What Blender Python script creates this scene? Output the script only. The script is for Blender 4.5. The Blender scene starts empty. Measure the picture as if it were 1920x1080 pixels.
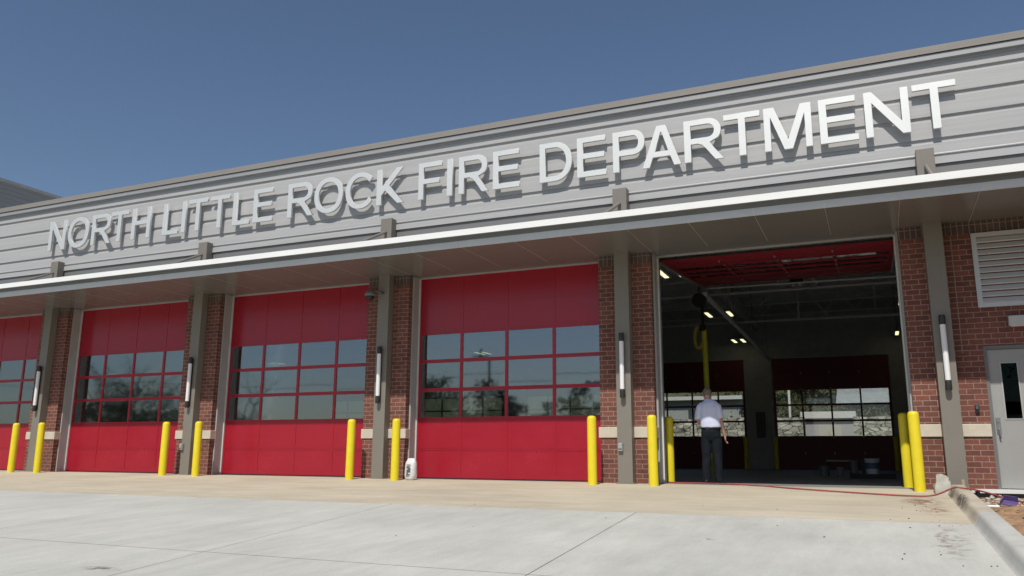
import bpy, bmesh, math, random
from mathutils import Vector, Matrix
from math import sin, cos, pi, radians as R
random.seed(7)
SC = bpy.context.scene
COL = SC.collection

# ------------------------------------------------------------ camera
F, YAW, PITCH, ROLL = 1522.3, 0.4205, 0.2020, 0.0059
fw = Vector((-sin(YAW)*cos(PITCH), cos(YAW)*cos(PITCH), sin(PITCH)))
rt = Vector((cos(YAW), sin(YAW), 0)); up = rt.cross(fw)
r2 = rt*cos(ROLL)+up*sin(ROLL); u2 = -rt*sin(ROLL)+up*cos(ROLL)
cd = bpy.data.cameras.new('camera'); cam = bpy.data.objects.new('camera', cd); COL.objects.link(cam)
m = Matrix.Identity(4)
for i in range(3):
    m[i][0] = r2[i]; m[i][1] = u2[i]; m[i][2] = -fw[i]
m.translation = Vector((20.42, -14.659, 0.509)); cam.matrix_world = m
cd.sensor_width = 36; cd.lens = F/1920*36; cd.clip_end = 2000; cd.clip_start = .05
SC.camera = cam

# ------------------------------------------------------------ sky and sun
W = bpy.data.worlds.new("World"); SC.world = W; W.use_nodes = True
nt = W.node_tree; bg = nt.nodes['Background']
sk = nt.nodes.new('ShaderNodeTexSky'); sk.sky_type = 'NISHITA'; sk.sun_disc = False
sk.sun_elevation = R(54); sk.sun_rotation = R(180); sk.air_density = 1.0; sk.dust_density = 1.0; sk.ozone_density = 3.0; sk.altitude = 100
nt.links.new(sk.outputs[0], bg.inputs[0]); bg.inputs[1].default_value = 0.085
sd = bpy.data.lights.new('sun', 'SUN'); sd.energy = 3.8; sd.angle = R(.5); sd.color = (1, .955, .88)
so = bpy.data.objects.new('sun', sd); COL.objects.link(so); so.location = (20, -30, 40)
sdir = Vector((.07, -1, 1.385)).normalized()
so.rotation_euler = sdir.to_track_quat('Z', 'Y').to_euler()
SC.view_settings.view_transform = 'Standard'; SC.view_settings.look = 'None'
SC.view_settings.exposure = 0; SC.view_settings.gamma = 1
SC.render.engine = 'CYCLES'

# ------------------------------------------------------------ materials
MATS = {}
def mat(name, col, rough=.6, metal=0, var=.08, vscale=3, bump=0, bscale=60, stretch=(1,1,1), spec=.5, coat=0, rvar=0, emis=None, estr=0):
    if name in MATS: return MATS[name]
    M = bpy.data.materials.new(name); M.use_nodes = True; t = M.node_tree; b = t.nodes['Principled BSDF']
    b.inputs['Roughness'].default_value = rough; b.inputs['Metallic'].default_value = metal
    b.inputs['Specular IOR Level'].default_value = spec; b.inputs['Coat Weight'].default_value = coat
    b.inputs['Base Color'].default_value = (*col, 1)
    tc = t.nodes.new('ShaderNodeTexCoord'); mp = t.nodes.new('ShaderNodeMapping'); mp.inputs['Scale'].default_value = stretch
    t.links.new(tc.outputs['Object'], mp.inputs['Vector'])
    if var:
        n = t.nodes.new('ShaderNodeTexNoise'); n.inputs['Scale'].default_value = vscale; n.inputs['Detail'].default_value = 6; n.inputs['Roughness'].default_value = .65
        t.links.new(mp.outputs[0], n.inputs['Vector'])
        r = t.nodes.new('ShaderNodeMapRange'); r.inputs['From Min'].default_value = .3; r.inputs['From Max'].default_value = .7
        r.inputs['To Min'].default_value = 1-var; r.inputs['To Max'].default_value = 1+var
        t.links.new(n.outputs['Fac'], r.inputs['Value'])
        mx = t.nodes.new('ShaderNodeVectorMath'); mx.operation = 'SCALE'; mx.inputs[0].default_value = col
        t.links.new(r.outputs[0], mx.inputs['Scale']); t.links.new(mx.outputs[0], b.inputs['Base Color'])
        if rvar:
            r3 = t.nodes.new('ShaderNodeMapRange'); r3.inputs['To Min'].default_value = rough-rvar; r3.inputs['To Max'].default_value = rough+rvar
            r3.inputs['From Min'].default_value = .3; r3.inputs['From Max'].default_value = .7
            t.links.new(n.outputs['Fac'], r3.inputs['Value']); t.links.new(r3.outputs[0], b.inputs['Roughness'])
    if bump:
        n2 = t.nodes.new('ShaderNodeTexNoise'); n2.inputs['Scale'].default_value = bscale; n2.inputs['Detail'].default_value = 5
        t.links.new(mp.outputs[0], n2.inputs['Vector'])
        bp = t.nodes.new('ShaderNodeBump'); bp.inputs['Strength'].default_value = bump; bp.inputs['Distance'].default_value = .01
        t.links.new(n2.outputs['Fac'], bp.inputs['Height']); t.links.new(bp.outputs[0], b.inputs['Normal'])
    if emis:
        b.inputs['Emission Color'].default_value = (*emis, 1); b.inputs['Emission Strength'].default_value = estr
    MATS[name] = M
    return M

def brick_mat(name, soldier=False, c1=(.20,.070,.048), c2=(.125,.046,.035), mo=(.33,.225,.18), bw=.213, bh=.0875):
    M = bpy.data.materials.new(name); M.use_nodes = True; t = M.node_tree; b = t.nodes['Principled BSDF']; L = t.links.new
    b.inputs['Roughness'].default_value = .85
    tc = t.nodes.new('ShaderNodeTexCoord'); sx = t.nodes.new('ShaderNodeSeparateXYZ'); L(tc.outputs['Object'], sx.inputs[0])
    ad = t.nodes.new('ShaderNodeMath'); ad.operation = 'ADD'; L(sx.outputs[0], ad.inputs[0]); L(sx.outputs[1], ad.inputs[1])
    cb = t.nodes.new('ShaderNodeCombineXYZ')
    if soldier: L(sx.outputs[2], cb.inputs[0]); L(ad.outputs[0], cb.inputs[1])
    else: L(ad.outputs[0], cb.inputs[0]); L(sx.outputs[2], cb.inputs[1])
    br = t.nodes.new('ShaderNodeTexBrick'); L(cb.outputs[0], br.inputs['Vector'])
    br.inputs['Scale'].default_value = 1; br.inputs['Brick Width'].default_value = bw; br.inputs['Row Height'].default_value = bh
    br.inputs['Mortar Size'].default_value = .0068; br.inputs['Mortar Smooth'].default_value = .25; br.inputs['Bias'].default_value = -.1
    br.inputs['Color1'].default_value = (*c1, 1); br.inputs['Color2'].default_value = (*c2, 1); br.inputs['Mortar'].default_value = (*mo, 1)
    if soldier: br.offset = 0
    n = t.nodes.new('ShaderNodeTexNoise'); n.inputs['Scale'].default_value = 22; n.inputs['Detail'].default_value = 6; L(tc.outputs['Object'], n.inputs['Vector'])
    n3 = t.nodes.new('ShaderNodeTexNoise'); n3.inputs['Scale'].default_value = 1.3; n3.inputs['Detail'].default_value = 3; L(tc.outputs['Object'], n3.inputs['Vector'])
    sm = t.nodes.new('ShaderNodeMath'); sm.operation = 'ADD'; L(n.outputs['Fac'], sm.inputs[0]); L(n3.outputs['Fac'], sm.inputs[1])
    r = t.nodes.new('ShaderNodeMapRange'); r.inputs['From Min'].default_value = .7; r.inputs['From Max'].default_value = 1.3; r.inputs['To Min'].default_value = .8; r.inputs['To Max'].default_value = 1.2
    L(sm.outputs[0], r.inputs['Value'])
    sc = t.nodes.new('ShaderNodeVectorMath'); sc.operation = 'SCALE'; L(br.outputs['Color'], sc.inputs[0]); L(r.outputs[0], sc.inputs['Scale'])
    L(sc.outputs[0], b.inputs['Base Color'])
    iv = t.nodes.new('ShaderNodeMath'); iv.operation = 'SUBTRACT'; iv.inputs[0].default_value = 1; L(br.outputs['Fac'], iv.inputs[1])
    a2 = t.nodes.new('ShaderNodeMath'); a2.operation = 'MULTIPLY_ADD'; L(n.outputs['Fac'], a2.inputs[0]); a2.inputs[1].default_value = .35; L(iv.outputs[0], a2.inputs[2])
    bp = t.nodes.new('ShaderNodeBump'); bp.inputs['Strength'].default_value = .8; bp.inputs['Distance'].default_value = .006
    L(a2.outputs[0], bp.inputs['Height']); L(bp.outputs[0], b.inputs['Normal'])
    return M

def concrete_mat(name, col, stain=(.25,.2,.14), streak=(1,1,1), spots=None, amt=.12):
    M = bpy.data.materials.new(name); M.use_nodes = True; t = M.node_tree; b = t.nodes['Principled BSDF']; L = t.links.new
    b.inputs['Roughness'].default_value = .8; b.inputs['Specular IOR Level'].default_value = .35
    tc = t.nodes.new('ShaderNodeTexCoord'); mp = t.nodes.new('ShaderNodeMapping'); mp.inputs['Scale'].default_value = streak; L(tc.outputs['Object'], mp.inputs['Vector'])
    def noise(s, d, v=None, ro=.6):
        n = t.nodes.new('ShaderNodeTexNoise'); n.inputs['Scale'].default_value = s; n.inputs['Detail'].default_value = d; n.inputs['Roughness'].default_value = ro
        L(v or tc.outputs['Object'], n.inputs['Vector']); return n.outputs['Fac']
    def rng(v, a, c, x, y):
        r = t.nodes.new('ShaderNodeMapRange'); r.inputs['From Min'].default_value = a; r.inputs['From Max'].default_value = c
        r.inputs['To Min'].default_value = x; r.inputs['To Max'].default_value = y; L(v, r.inputs['Value']); return r.outputs[0]
    def mul(a, c):
        k = t.nodes.new('ShaderNodeMath'); k.operation = 'MULTIPLY'; L(a, k.inputs[0]); L(c, k.inputs[1]); return k.outputs[0]
    big = rng(noise(.55, 5), .3, .7, 1-amt, 1+amt*.6)
    strk = rng(noise(2.2, 8, mp.outputs[0], .75), .3, .7, 1-amt*1.3, 1+amt*.8)
    fine = rng(noise(45, 4), .3, .7, .94, 1.05)
    v = mul(mul(big, strk), fine)
    sc = t.nodes.new('ShaderNodeVectorMath'); sc.operation = 'SCALE'; sc.inputs[0].default_value = col; L(v, sc.inputs['Scale'])
    cur = sc.outputs[0]
    # dirt specks and blotches
    sp = mul(rng(noise(3.1, 8, None, .75), .62, .72, 0, 1), rng(noise(30, 3), .45, .6, 0, .55))
    def mixc(cur, fac, c):
        mx = t.nodes.new('ShaderNodeMix'); mx.data_type = 'RGBA'; L(fac, mx.inputs[0]); L(cur, mx.inputs[6]); mx.inputs[7].default_value = (*c, 1); return mx.outputs[2]
    cur = mixc(cur, sp, stain)
    for (x, y, rx, ry, c, th) in (spots or []):
        sx = t.nodes.new('ShaderNodeVectorMath'); sx.operation = 'SUBTRACT'; L(tc.outputs['Object'], sx.inputs[0]); sx.inputs[1].default_value = (x, y, 0)
        s2 = t.nodes.new('ShaderNodeVectorMath'); s2.operation = 'MULTIPLY'; L(sx.outputs[0], s2.inputs[0]); s2.inputs[1].default_value = (1/rx, 1/ry, 0)
        ln = t.nodes.new('ShaderNodeVectorMath'); ln.operation = 'LENGTH'; L(s2.outputs[0], ln.inputs[0])
        fo = rng(ln.outputs['Value'], .3, 1, 1, 0)
        nn = mul(fo, rng(noise(7, 6, None, .7), th, th+.1, 0, .9))
        cur = mixc(cur, nn, c)
    L(cur, b.inputs['Base Color'])
    bp = t.nodes.new('ShaderNodeBump'); bp.inputs['Strength'].default_value = .25; bp.inputs['Distance'].default_value = .004
    L(noise(80, 4), bp.inputs['Height']); L(bp.outputs[0], b.inputs['Normal'])
    MATS[name] = M
    return M

def glass_mat(name='door glass', refl=.3, tint=(.62,.66,.66)):
    M = bpy.data.materials.new(name); M.use_nodes = True; t = M.node_tree; L = t.links.new
    for n in list(t.nodes):
        if n.type == 'BSDF_PRINCIPLED': t.nodes.remove(n)
    out = t.nodes['Material Output']
    tr = t.nodes.new('ShaderNodeBsdfTransparent'); tr.inputs[0].default_value = (*tint, 1)
    gl = t.nodes.new('ShaderNodeBsdfGlossy'); gl.inputs['Roughness'].default_value = .03; gl.inputs[0].default_value = (.82,.85,.87,1)
    lw = t.nodes.new('ShaderNodeLayerWeight'); lw.inputs['Blend'].default_value = .35
    ma = t.nodes.new('ShaderNodeMath'); ma.operation = 'MULTIPLY_ADD'; L(lw.outputs['Fresnel'], ma.inputs[0]); ma.inputs[1].default_value = .6; ma.inputs[2].default_value = refl-.1
    ma.use_clamp = True
    mx = t.nodes.new('ShaderNodeMixShader'); L(ma.outputs[0], mx.inputs[0]); L(tr.outputs[0], mx.inputs[1]); L(gl.outputs[0], mx.inputs[2])
    L(mx.outputs[0], out.inputs[0])
    nz = t.nodes.new('ShaderNodeTexNoise'); nz.inputs['Scale'].default_value = 1.1
    tc = t.nodes.new('ShaderNodeTexCoord'); L(tc.outputs['Object'], nz.inputs['Vector'])
    bp = t.nodes.new('ShaderNodeBump'); bp.inputs['Strength'].default_value = .05; bp.inputs['Distance'].default_value = .02
    oi = t.nodes.new('ShaderNodeObjectInfo'); ge = t.nodes.new('ShaderNodeNewGeometry'); wn = t.nodes.new('ShaderNodeTexWhiteNoise'); wn.noise_dimensions = '3D'
    L(oi.outputs['Location'], wn.inputs['Vector'])
    wn.noise_dimensions = '1D'; L(oi.outputs['Random'], wn.inputs['W'])
    v1 = t.nodes.new('ShaderNodeVectorMath'); v1.operation = 'SUBTRACT'; L(wn.outputs['Color'], v1.inputs[0]); v1.inputs[1].default_value = (.5,.5,.5)
    v2 = t.nodes.new('ShaderNodeVectorMath'); v2.operation = 'SCALE'; L(v1.outputs[0], v2.inputs[0]); v2.inputs['Scale'].default_value = .012
    v3 = t.nodes.new('ShaderNodeVectorMath'); v3.operation = 'ADD'; L(v2.outputs[0], v3.inputs[0]); L(ge.outputs['Normal'], v3.inputs[1])
    L(v3.outputs[0], bp.inputs['Normal'])
    L(nz.outputs['Fac'], bp.inputs['Height']); L(bp.outputs[0], gl.inputs['Normal'])
    MATS[name] = M
    return M

RED = mat('red door paint', (.345,.011,.026), .24, var=.06, vscale=1.2, spec=.55, rvar=.05)
REDSHADE = mat('shaded rear door red', (.19,.03,.04), .5)  # same door red, with the shade of the dim interior put into the colour
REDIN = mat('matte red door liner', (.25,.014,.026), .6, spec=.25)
GLASS = glass_mat()
REARGLASS = glass_mat('rear door glass', .13, (.80,.82,.80))
BRICK = brick_mat('brick'); SOLD = brick_mat('soldier brick', True, (.12,.08,.065), (.09,.06,.05), (.27,.22,.19))
STONE = mat('cast stone', (.58,.52,.42), .85, var=.08, vscale=8, bump=.3)
TAUPE = mat('taupe steel paint', (.215,.195,.165), .5, var=.04, vscale=2)
JAMB = mat('grey steel jamb', (.40,.40,.39), .45, var=.04)
SIDING = mat('grey metal siding', (.43,.425,.42), .45, metal=.0, var=.06, vscale=3.5, stretch=(.12,1,5), bump=.10, bscale=3, rvar=.06)
CORN = mat('cornice metal', (.36,.36,.36), .45, metal=.2, var=.05, vscale=3, stretch=(.2,1,3))
COPING = mat('taupe coping', (.27,.245,.22), .55, var=.05, stretch=(.2,1,3))
GUTTER = mat('white gutter paint', (.86,.86,.84), .4, var=.04, vscale=2, stretch=(.3,1,2))
FASCIA = mat('canopy fascia metal', (.62,.63,.63), .4, var=.04)
DKMET = mat('dark grey canopy metal', (.26,.27,.275), .45, var=.05)
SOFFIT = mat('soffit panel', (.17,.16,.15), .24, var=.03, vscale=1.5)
YEL = mat('yellow bollard sleeve', (.78,.63,.02), .42, var=.05, vscale=6, bump=.05)
LETTER = mat('letter paint', (.74,.745,.72), .48, metal=.45, var=.03)
BRONZE = mat('dark bronze', (.03,.028,.026), .4)
TUBE = mat('frosted lens', (.82,.82,.82), .35, var=.02, spec=.6)
GREYBOX = mat('grey plastic', (.33,.34,.34), .5)
BLACK = mat('black plastic', (.012,.012,.013), .4)
DOORGREY = mat('grey door paint', (.33,.33,.315), .45, var=.03)
CMU = mat('block wall', (.48,.48,.48), .8, var=.12)
DECK = mat('steel roof deck', (.78,.78,.78), .6, var=.08)
STEEL = mat('galvanised steel', (.30,.30,.29), .45, metal=.5, var=.08)
JOIST = mat('grey joist primer', (.7,.7,.68), .6)
SLAB = mat('polished bay floor', (.27,.27,.27), .5, var=.1, vscale=1.5)
WHITE = mat('white plastic', (.78,.78,.76), .5, var=.03)
LENS = mat('bay lamp lens', (.8,.8,.7), .4, emis=(1,.93,.55), estr=1.25)

# ------------------------------------------------------------ object helpers
def tag(o, label=None, cat=None, group=None, kind=None):
    if label: o['label'] = label
    if cat: o['category'] = cat
    if group: o['group'] = group
    if kind: o['kind'] = kind
    return o
def empty(name, loc=(0,0,0), rz=0):
    o = bpy.data.objects.new(name, None); COL.objects.link(o); o.location = loc; o.rotation_euler = (0,0,rz); o.empty_display_size = .2
    return o
def link(name, bm, material, parent=None, loc=(0,0,0), smooth=False, ang=None):
    me = bpy.data.meshes.new(name); bm.normal_update(); bm.to_mesh(me); bm.free()
    for mm in (material if isinstance(material, (list, tuple)) else [material]): me.materials.append(mm)
    if smooth or ang:
        for p in me.polygons: p.use_smooth = True
        if ang:
            me.set_sharp_from_angle(angle=R(ang))
    o = bpy.data.objects.new(name, me); COL.objects.link(o); o.location = loc
    if parent: o.parent = parent
    return o
def box(bm, x0, x1, y0, y1, z0, z1, mi=0):
    v = [bm.verts.new(p) for p in ((x0,y0,z0),(x1,y0,z0),(x1,y1,z0),(x0,y1,z0),(x0,y0,z1),(x1,y0,z1),(x1,y1,z1),(x0,y1,z1))]
    for f in ((0,3,2,1),(4,5,6,7),(0,1,5,4),(1,2,6,5),(2,3,7,6),(3,0,4,7)):
        q = bm.faces.new([v[i] for i in f]); q.material_index = mi
def BX(*a): 
    bm = bmesh.new(); box(bm, *a); return bm
def bev(bm, w=.004, seg=1):
    bmesh.ops.bevel(bm, geom=[e for e in bm.edges], offset=w, segments=seg, affect='EDGES', profile=.5); return bm
def tube(bm, pts, rad, n=10, cap=True):
    pts = [Vector(p) for p in pts]; k = len(pts)
    if not isinstance(rad, (list, tuple)): rad = [rad]*k
    rings = []; ref = None
    for i in range(k):
        d = (pts[min(i+1, k-1)]-pts[max(i-1, 0)]).normalized()
        if ref is None: ref = Vector((0,0,1)) if abs(d.z) < .9 else Vector((1,0,0))
        a = d.cross(ref)
        if a.length < 1e-4: a = d.cross(Vector((0,1,0)))
        a.normalize(); b = a.cross(d).normalized(); ref = b
        rings.append([bm.verts.new(pts[i]+(a*cos(2*pi*j/n)+b*sin(2*pi*j/n))*rad[i]) for j in range(n)])
    for i in range(k-1):
        for j in range(n): bm.faces.new((rings[i][j], rings[i+1][j], rings[i+1][(j+1) % n], rings[i][(j+1) % n]))
    if cap:
        bm.faces.new(rings[0]); bm.faces.new(rings[-1][::-1])
    return bm
def lathe(bm, prof, n=20, c=(0,0,0)):
    rings = []
    for r, z in prof:
        if r < 1e-5: rings.append([bm.verts.new((c[0], c[1], c[2]+z))])
        else: rings.append([bm.verts.new((c[0]+r*cos(2*pi*j/n), c[1]+r*sin(2*pi*j/n), c[2]+z)) for j in range(n)])
    for a, b in zip(rings, rings[1:]):
        for j in range(n):
            j2 = (j+1) % n
            if len(a) == 1 and len(b) == 1: continue
            if len(a) == 1: bm.faces.new((a[0], b[j2], b[j]))
            elif len(b) == 1: bm.faces.new((a[j], a[j2], b[0]))
            else: bm.faces.new((a[j], a[j2], b[j2], b[j]))
    return bm
def profile_x(bm, pts, x0, x1, closed=False):
    """extrude a (y, z) polyline along X"""
    a = [bm.verts.new((x0, y, z)) for y, z in pts]; b = [bm.verts.new((x1, y, z)) for y, z in pts]
    n = len(pts)
    for i in range(n if closed else n-1):
        j = (i+1) % n; bm.faces.new((a[i], b[i], b[j], a[j]))
    if closed: bm.faces.new(a); bm.faces.new(b[::-1])
    return bm
def copy_tree(o, parent=None):
    c = o.copy(); COL.objects.link(c); c.parent = parent
    for ch in list(o.children): copy_tree(ch, c)
    return c

def gz(y):
    if y >= 0: return 0.
    return .049*max(y, -15.5)
S = 5.334
BR = .20            # brick face
YD = .60            # door face
X0, X1 = -9.0, 28.0

# ------------------------------------------------------------ setting: ground
def sheet(name, quads, m, thick=None):
    bm = bmesh.new()
    for q in quads: bm.faces.new([bm.verts.new(p) for p in q])
    return tag(link(name, bm, m), kind='structure')
PAD = concrete_mat('tan dusty concrete', (.55,.485,.37), streak=(.35,2.2,1), spots=[
    (20.88,-1.9,.30,.7,(.2,.11,.07),.45),(20.98,-2.9,.22,.6,(.24,.13,.08),.46)], amt=.13)
DRIVE = concrete_mat('pale driveway concrete', (.53,.525,.475), stain=(.3,.27,.22), streak=(1.6,.35,1), spots=[
    (20.95,-5.6,.22,1.3,(.22,.17,.12),.5),(14.25,-9.45,.25,.10,(.13,.11,.09),.42),(18.7,-6.2,.2,.3,(.2,.16,.13),.55)], amt=.10)
bm = bmesh.new()
ys = [-600,-200,-80,-40,-16,-15.5,-8,-4,0,10,19.5,24,27.2,31,40,60,120,700]
def gy(y):
    b = gz(y)-.10
    if y > 27.2: b = min(6.5, (y-27.2)*.17+.9) 
    if y <= -16: b = -.86
    return b
for i in range(len(ys)-1):
    for xa, xb in ((-700,-60),(-60,-10),(-10,30),(30,90),(90,700)):
        bm.faces.new([bm.verts.new((xa,ys[i],gy(ys[i]))), bm.verts.new((xb,ys[i],gy(ys[i]))), bm.verts.new((xb,ys[i+1],gy(ys[i+1]))), bm.verts.new((xa,ys[i+1],gy(ys[i+1])))])
bmesh.ops.remove_doubles(bm, verts=bm.verts, dist=.001)
tag(link('ground', bm, mat('dry spring grass', (.10,.105,.045), .95, var=.35, vscale=.8, bump=.6, bscale=12)), kind='structure')
def q(xa, xb, ya, yb, dz=0):
    return [(xa,ya,gz(ya)+dz),(xb,ya,gz(ya)+dz),(xb,yb,gz(yb)+dz),(xa,yb,gz(yb)+dz)]
sheet('concrete_pad', [q(-30,21.285,-4.2,0,-.004),[(-30,0,-.004),(21.285,0,-.004),(21.285,.44,-.004),(-30,.44,-.004)]], PAD)
sheet('driveway_base', [q(-30,21.28,-15.5,-4.19,-.02)], mat('joint dirt', (.16,.14,.115), .9))
# driveway slabs with open joints between them
g = .004
xj = [(-30,-30),(-7.5,-6.9),(-4,-3.4),(-.4,.1),(3.1,3.7),(6.7,7.2),(10.3,10.8),(13.85,14.45),(17.50,17.80),(21.28,21.25)]
rows = [(-4.205,-8.46),(-8.47,-12.4),(-12.41,-15.5)]
def xat(j, y):
    a, b = xj[j]; return a+(b-a)*(-4.2-y)/4.27 if 0 < j < len(xj)-1 else 21.28 if j else -30
qs = []
for ya, yb in rows:
    for j in range(len(xj)-1):
        l = g if j else 0; r_ = g if j < len(xj)-2 else 0
        qs.append([(xat(j,yb)+l,yb,gz(yb)-.004),(xat(j+1,yb)-r_,yb,gz(yb)-.004),(xat(j+1,ya)-r_,ya,gz(ya)-.004),(xat(j,ya)+l,ya,gz(ya)-.004)])
sheet('driveway', qs, DRIVE)
sheet('road', [[(-300,-26,-.79),(300,-26,-.79),(300,-15.5,-.775),(-300,-15.5,-.775)]], mat('asphalt', (.055,.055,.055), .85, var=.2, vscale=5))
sheet('bay_floor', [[(X0,.44,-.001),(21.55,.44,-.001),(21.55,19.3,-.001),(X0,19.3,-.001)]], SLAB)
sheet('rear_yard', [[(-30,19.3,.0),(40,19.3,.0),(40,26.5,.0),(-30,26.5,.0)]], mat('rear apron concrete', (.5,.48,.43), .85, var=.1))
# kerb: rounded profile following the slope
def kerb(name, ya, yb, m, n=14):
    bm = bmesh.new(); pr = [(-.0,-.006),(.014,.004),(.03,.022),(.05,.08),(.06,.106),(.075,.122),(.095,.128),(.228,.13),(.243,.12),(.247,.10),(.247,-.25)]
    rr = []
    for i in range(n+1):
        y = ya+(yb-ya)*i/n; rr.append([bm.verts.new((21.27+px, y, gz(y)+pz)) for px, pz in pr])
    for a, b in zip(rr, rr[1:]):
        for j in range(len(pr)-1): bm.faces.new((a[j], a[j+1], b[j+1], b[j]))
    bm.faces.new(rr[0]); bm.faces.new(rr[-1][::-1])
    bmesh.ops.recalc_face_normals(bm, faces=bm.faces)
    return tag(link(name, bm, m, ang=50), kind='structure')
kerb('kerb', -.55, -4.195, concrete_mat('dusty kerb', (.52,.46,.36), spots=[(21.3,-1.0,.12,.5,(.1,.09,.08),.4),(21.33,-2.3,.08,.9,(.08,.075,.07),.42)], amt=.15))
kerb('kerb', -4.205, -15.5, concrete_mat('pale kerb', (.525,.515,.47), amt=.1), 40)
# dirt beside the kerb
bm = bmesh.new(); nx, ny = 60, 110; vs = []
from mathutils import noise as NZ
for i in range(nx+1):
    for j in range(ny+1):
        x = 21.49+(29-21.49)*(i/nx)**1.6; y = -.12-12.0*(j/ny)
        h = NZ.fractal(Vector((x*2.2,y*2.2,3)),1,2,5)*.045+NZ.fractal(Vector((x*9,y*9,1)),1,2,3)*.03
        edge = min(1, (x-21.49)/.5); rise = min(1, -y/.9)
        vs.append(bm.verts.new((x, y, gz(y)-.10+.0*edge+(h+.03*edge)*rise+.05*max(0,x-22.2))))
for i in range(nx):
    for j in range(ny): bm.faces.new((vs[i*(ny+1)+j], vs[(i+1)*(ny+1)+j], vs[(i+1)*(ny+1)+j+1], vs[i*(ny+1)+j+1]))
bmesh.ops.recalc_face_normals(bm, faces=bm.faces)
DIRT = mat('bare clay soil', (.33,.20,.115), .95, var=.45, vscale=7, bump=1, bscale=30)
tag(link('dirt', bm, DIRT, smooth=True), kind='structure')

# ------------------------------------------------------------ the fire station
FS = empty('fire_station', (0,0,0))
tag(FS, 'long single-storey brick fire station with red bay doors and grey metal fascia', 'building')
def part(name, bm, m, parent=FS, **k): return link(name, bm, m, parent, **k)

# brick piers
def pier(x):
    bm = bmesh.new()
    box(bm, x-.38, x+.67, BR, YD-.26, -.02, .82); box(bm, x-.38, x+.67, BR, YD-.26, 1.02, 4.11)
    p = part('brick_pier', bm, BRICK)
    part('soldier_course', BX(x-.38, x+.67, BR+.001, YD-.26, 4.112, 4.33), SOLD, p)
    bm = bmesh.new(); a, b, y0, y1 = x-.41, x+.70, BR-.03, YD-.25
    prof = [(y0,.825),(y0,.985),(y0+.03,1.02)]
    bm = BX(a, b, y0, y1, .82, 1.02); bev(bm, .008)
    part('stone_band', bm, STONE, p)
    # inner steel lining behind the brick
    part('pier_lining', BX(x-.34, x+.63, YD-.259, YD+.2, 0, 4.34), CMU, p)
    return p
for k in range(-1, 4): pier(k*S)
# the last pier merges into the long brick wall at the right
wx0 = 4*S-.38
bm = bmesh.new()
box(bm, wx0, 22.03, BR, YD-.05, 0, .82); box(bm, wx0, 22.03, BR, YD-.05, 1.02, 4.11)
box(bm, 22.03, 23.12, BR, YD-.05, 2.26, 4.11)
box(bm, 23.12, X1, BR, YD-.05, 0, .82); box(bm, 23.12, X1, BR, YD-.05, 1.02, 4.11)
bw = part('brick_wall', bm, BRICK)
part('soldier_course', BX(wx0, X1, BR+.001, YD-.05, 4.112, 4.33), SOLD, bw)
bm = bmesh.new(); box(bm, wx0-.03, 22.028, BR-.03, YD-.04, .82, 1.02); box(bm, 23.122, X1, BR-.03, YD-.04, .82, 1.02); bev(bm, .008)
part('stone_band', bm, STONE, bw)
part('expansion_joint', BX(21.735, 21.747, BR-.002, BR+.02, 2.15, 4.10), mat('joint sealant', (.30,.22,.18), .7), bw)
part('foundation_ledge', BX(21.49, X1, .07, .26, -.035, .022), mat('white sill', (.75,.74,.70), .6, var=.06), bw)
part('foundation', BX(21.49, X1, .14, YD-.06, -.4, -.036), mat('foundation grey', (.12,.12,.12), .9), bw)
tag(part('strip_footing', BX(21.49, X1, -.11, .16, -.4, -.115), mat('footing concrete', (.42,.38,.33), .9, var=.15)), None)

# steel jamb frames and door heads per bay
def bay_frame(k, yb=YD, front=True):
    a, b = k*S+.67, (k+1)*S-.38
    bm = bmesh.new()
    y0, y1 = YD-.26, YD+.0
    box(bm, a-.002, a+.035, y0+.001, YD+.02, 0, 4.31); box(bm, b-.035, b+.002, y0+.001, YD+.02, 0, 4.31)
    box(bm, a-.002, b+.002, YD-.03, YD+.02, 4.290, 4.335)
    o = part('door_frame', bm, JAMB)
    for xa in (a+.035, b-.062): part('weather_strip', BX(xa, xa+.027, YD-.035, YD-.006, 0, 4.289), mat('white trim', (.62,.62,.60), .5), o)
    part('soffit_return', BX(a-.001, b+.001, BR-.0015, YD-.031, 4.318, 4.345), SOFFIT, o)
    return o
frames = [bay_frame(k) for k in range(-1, 4)]

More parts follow.
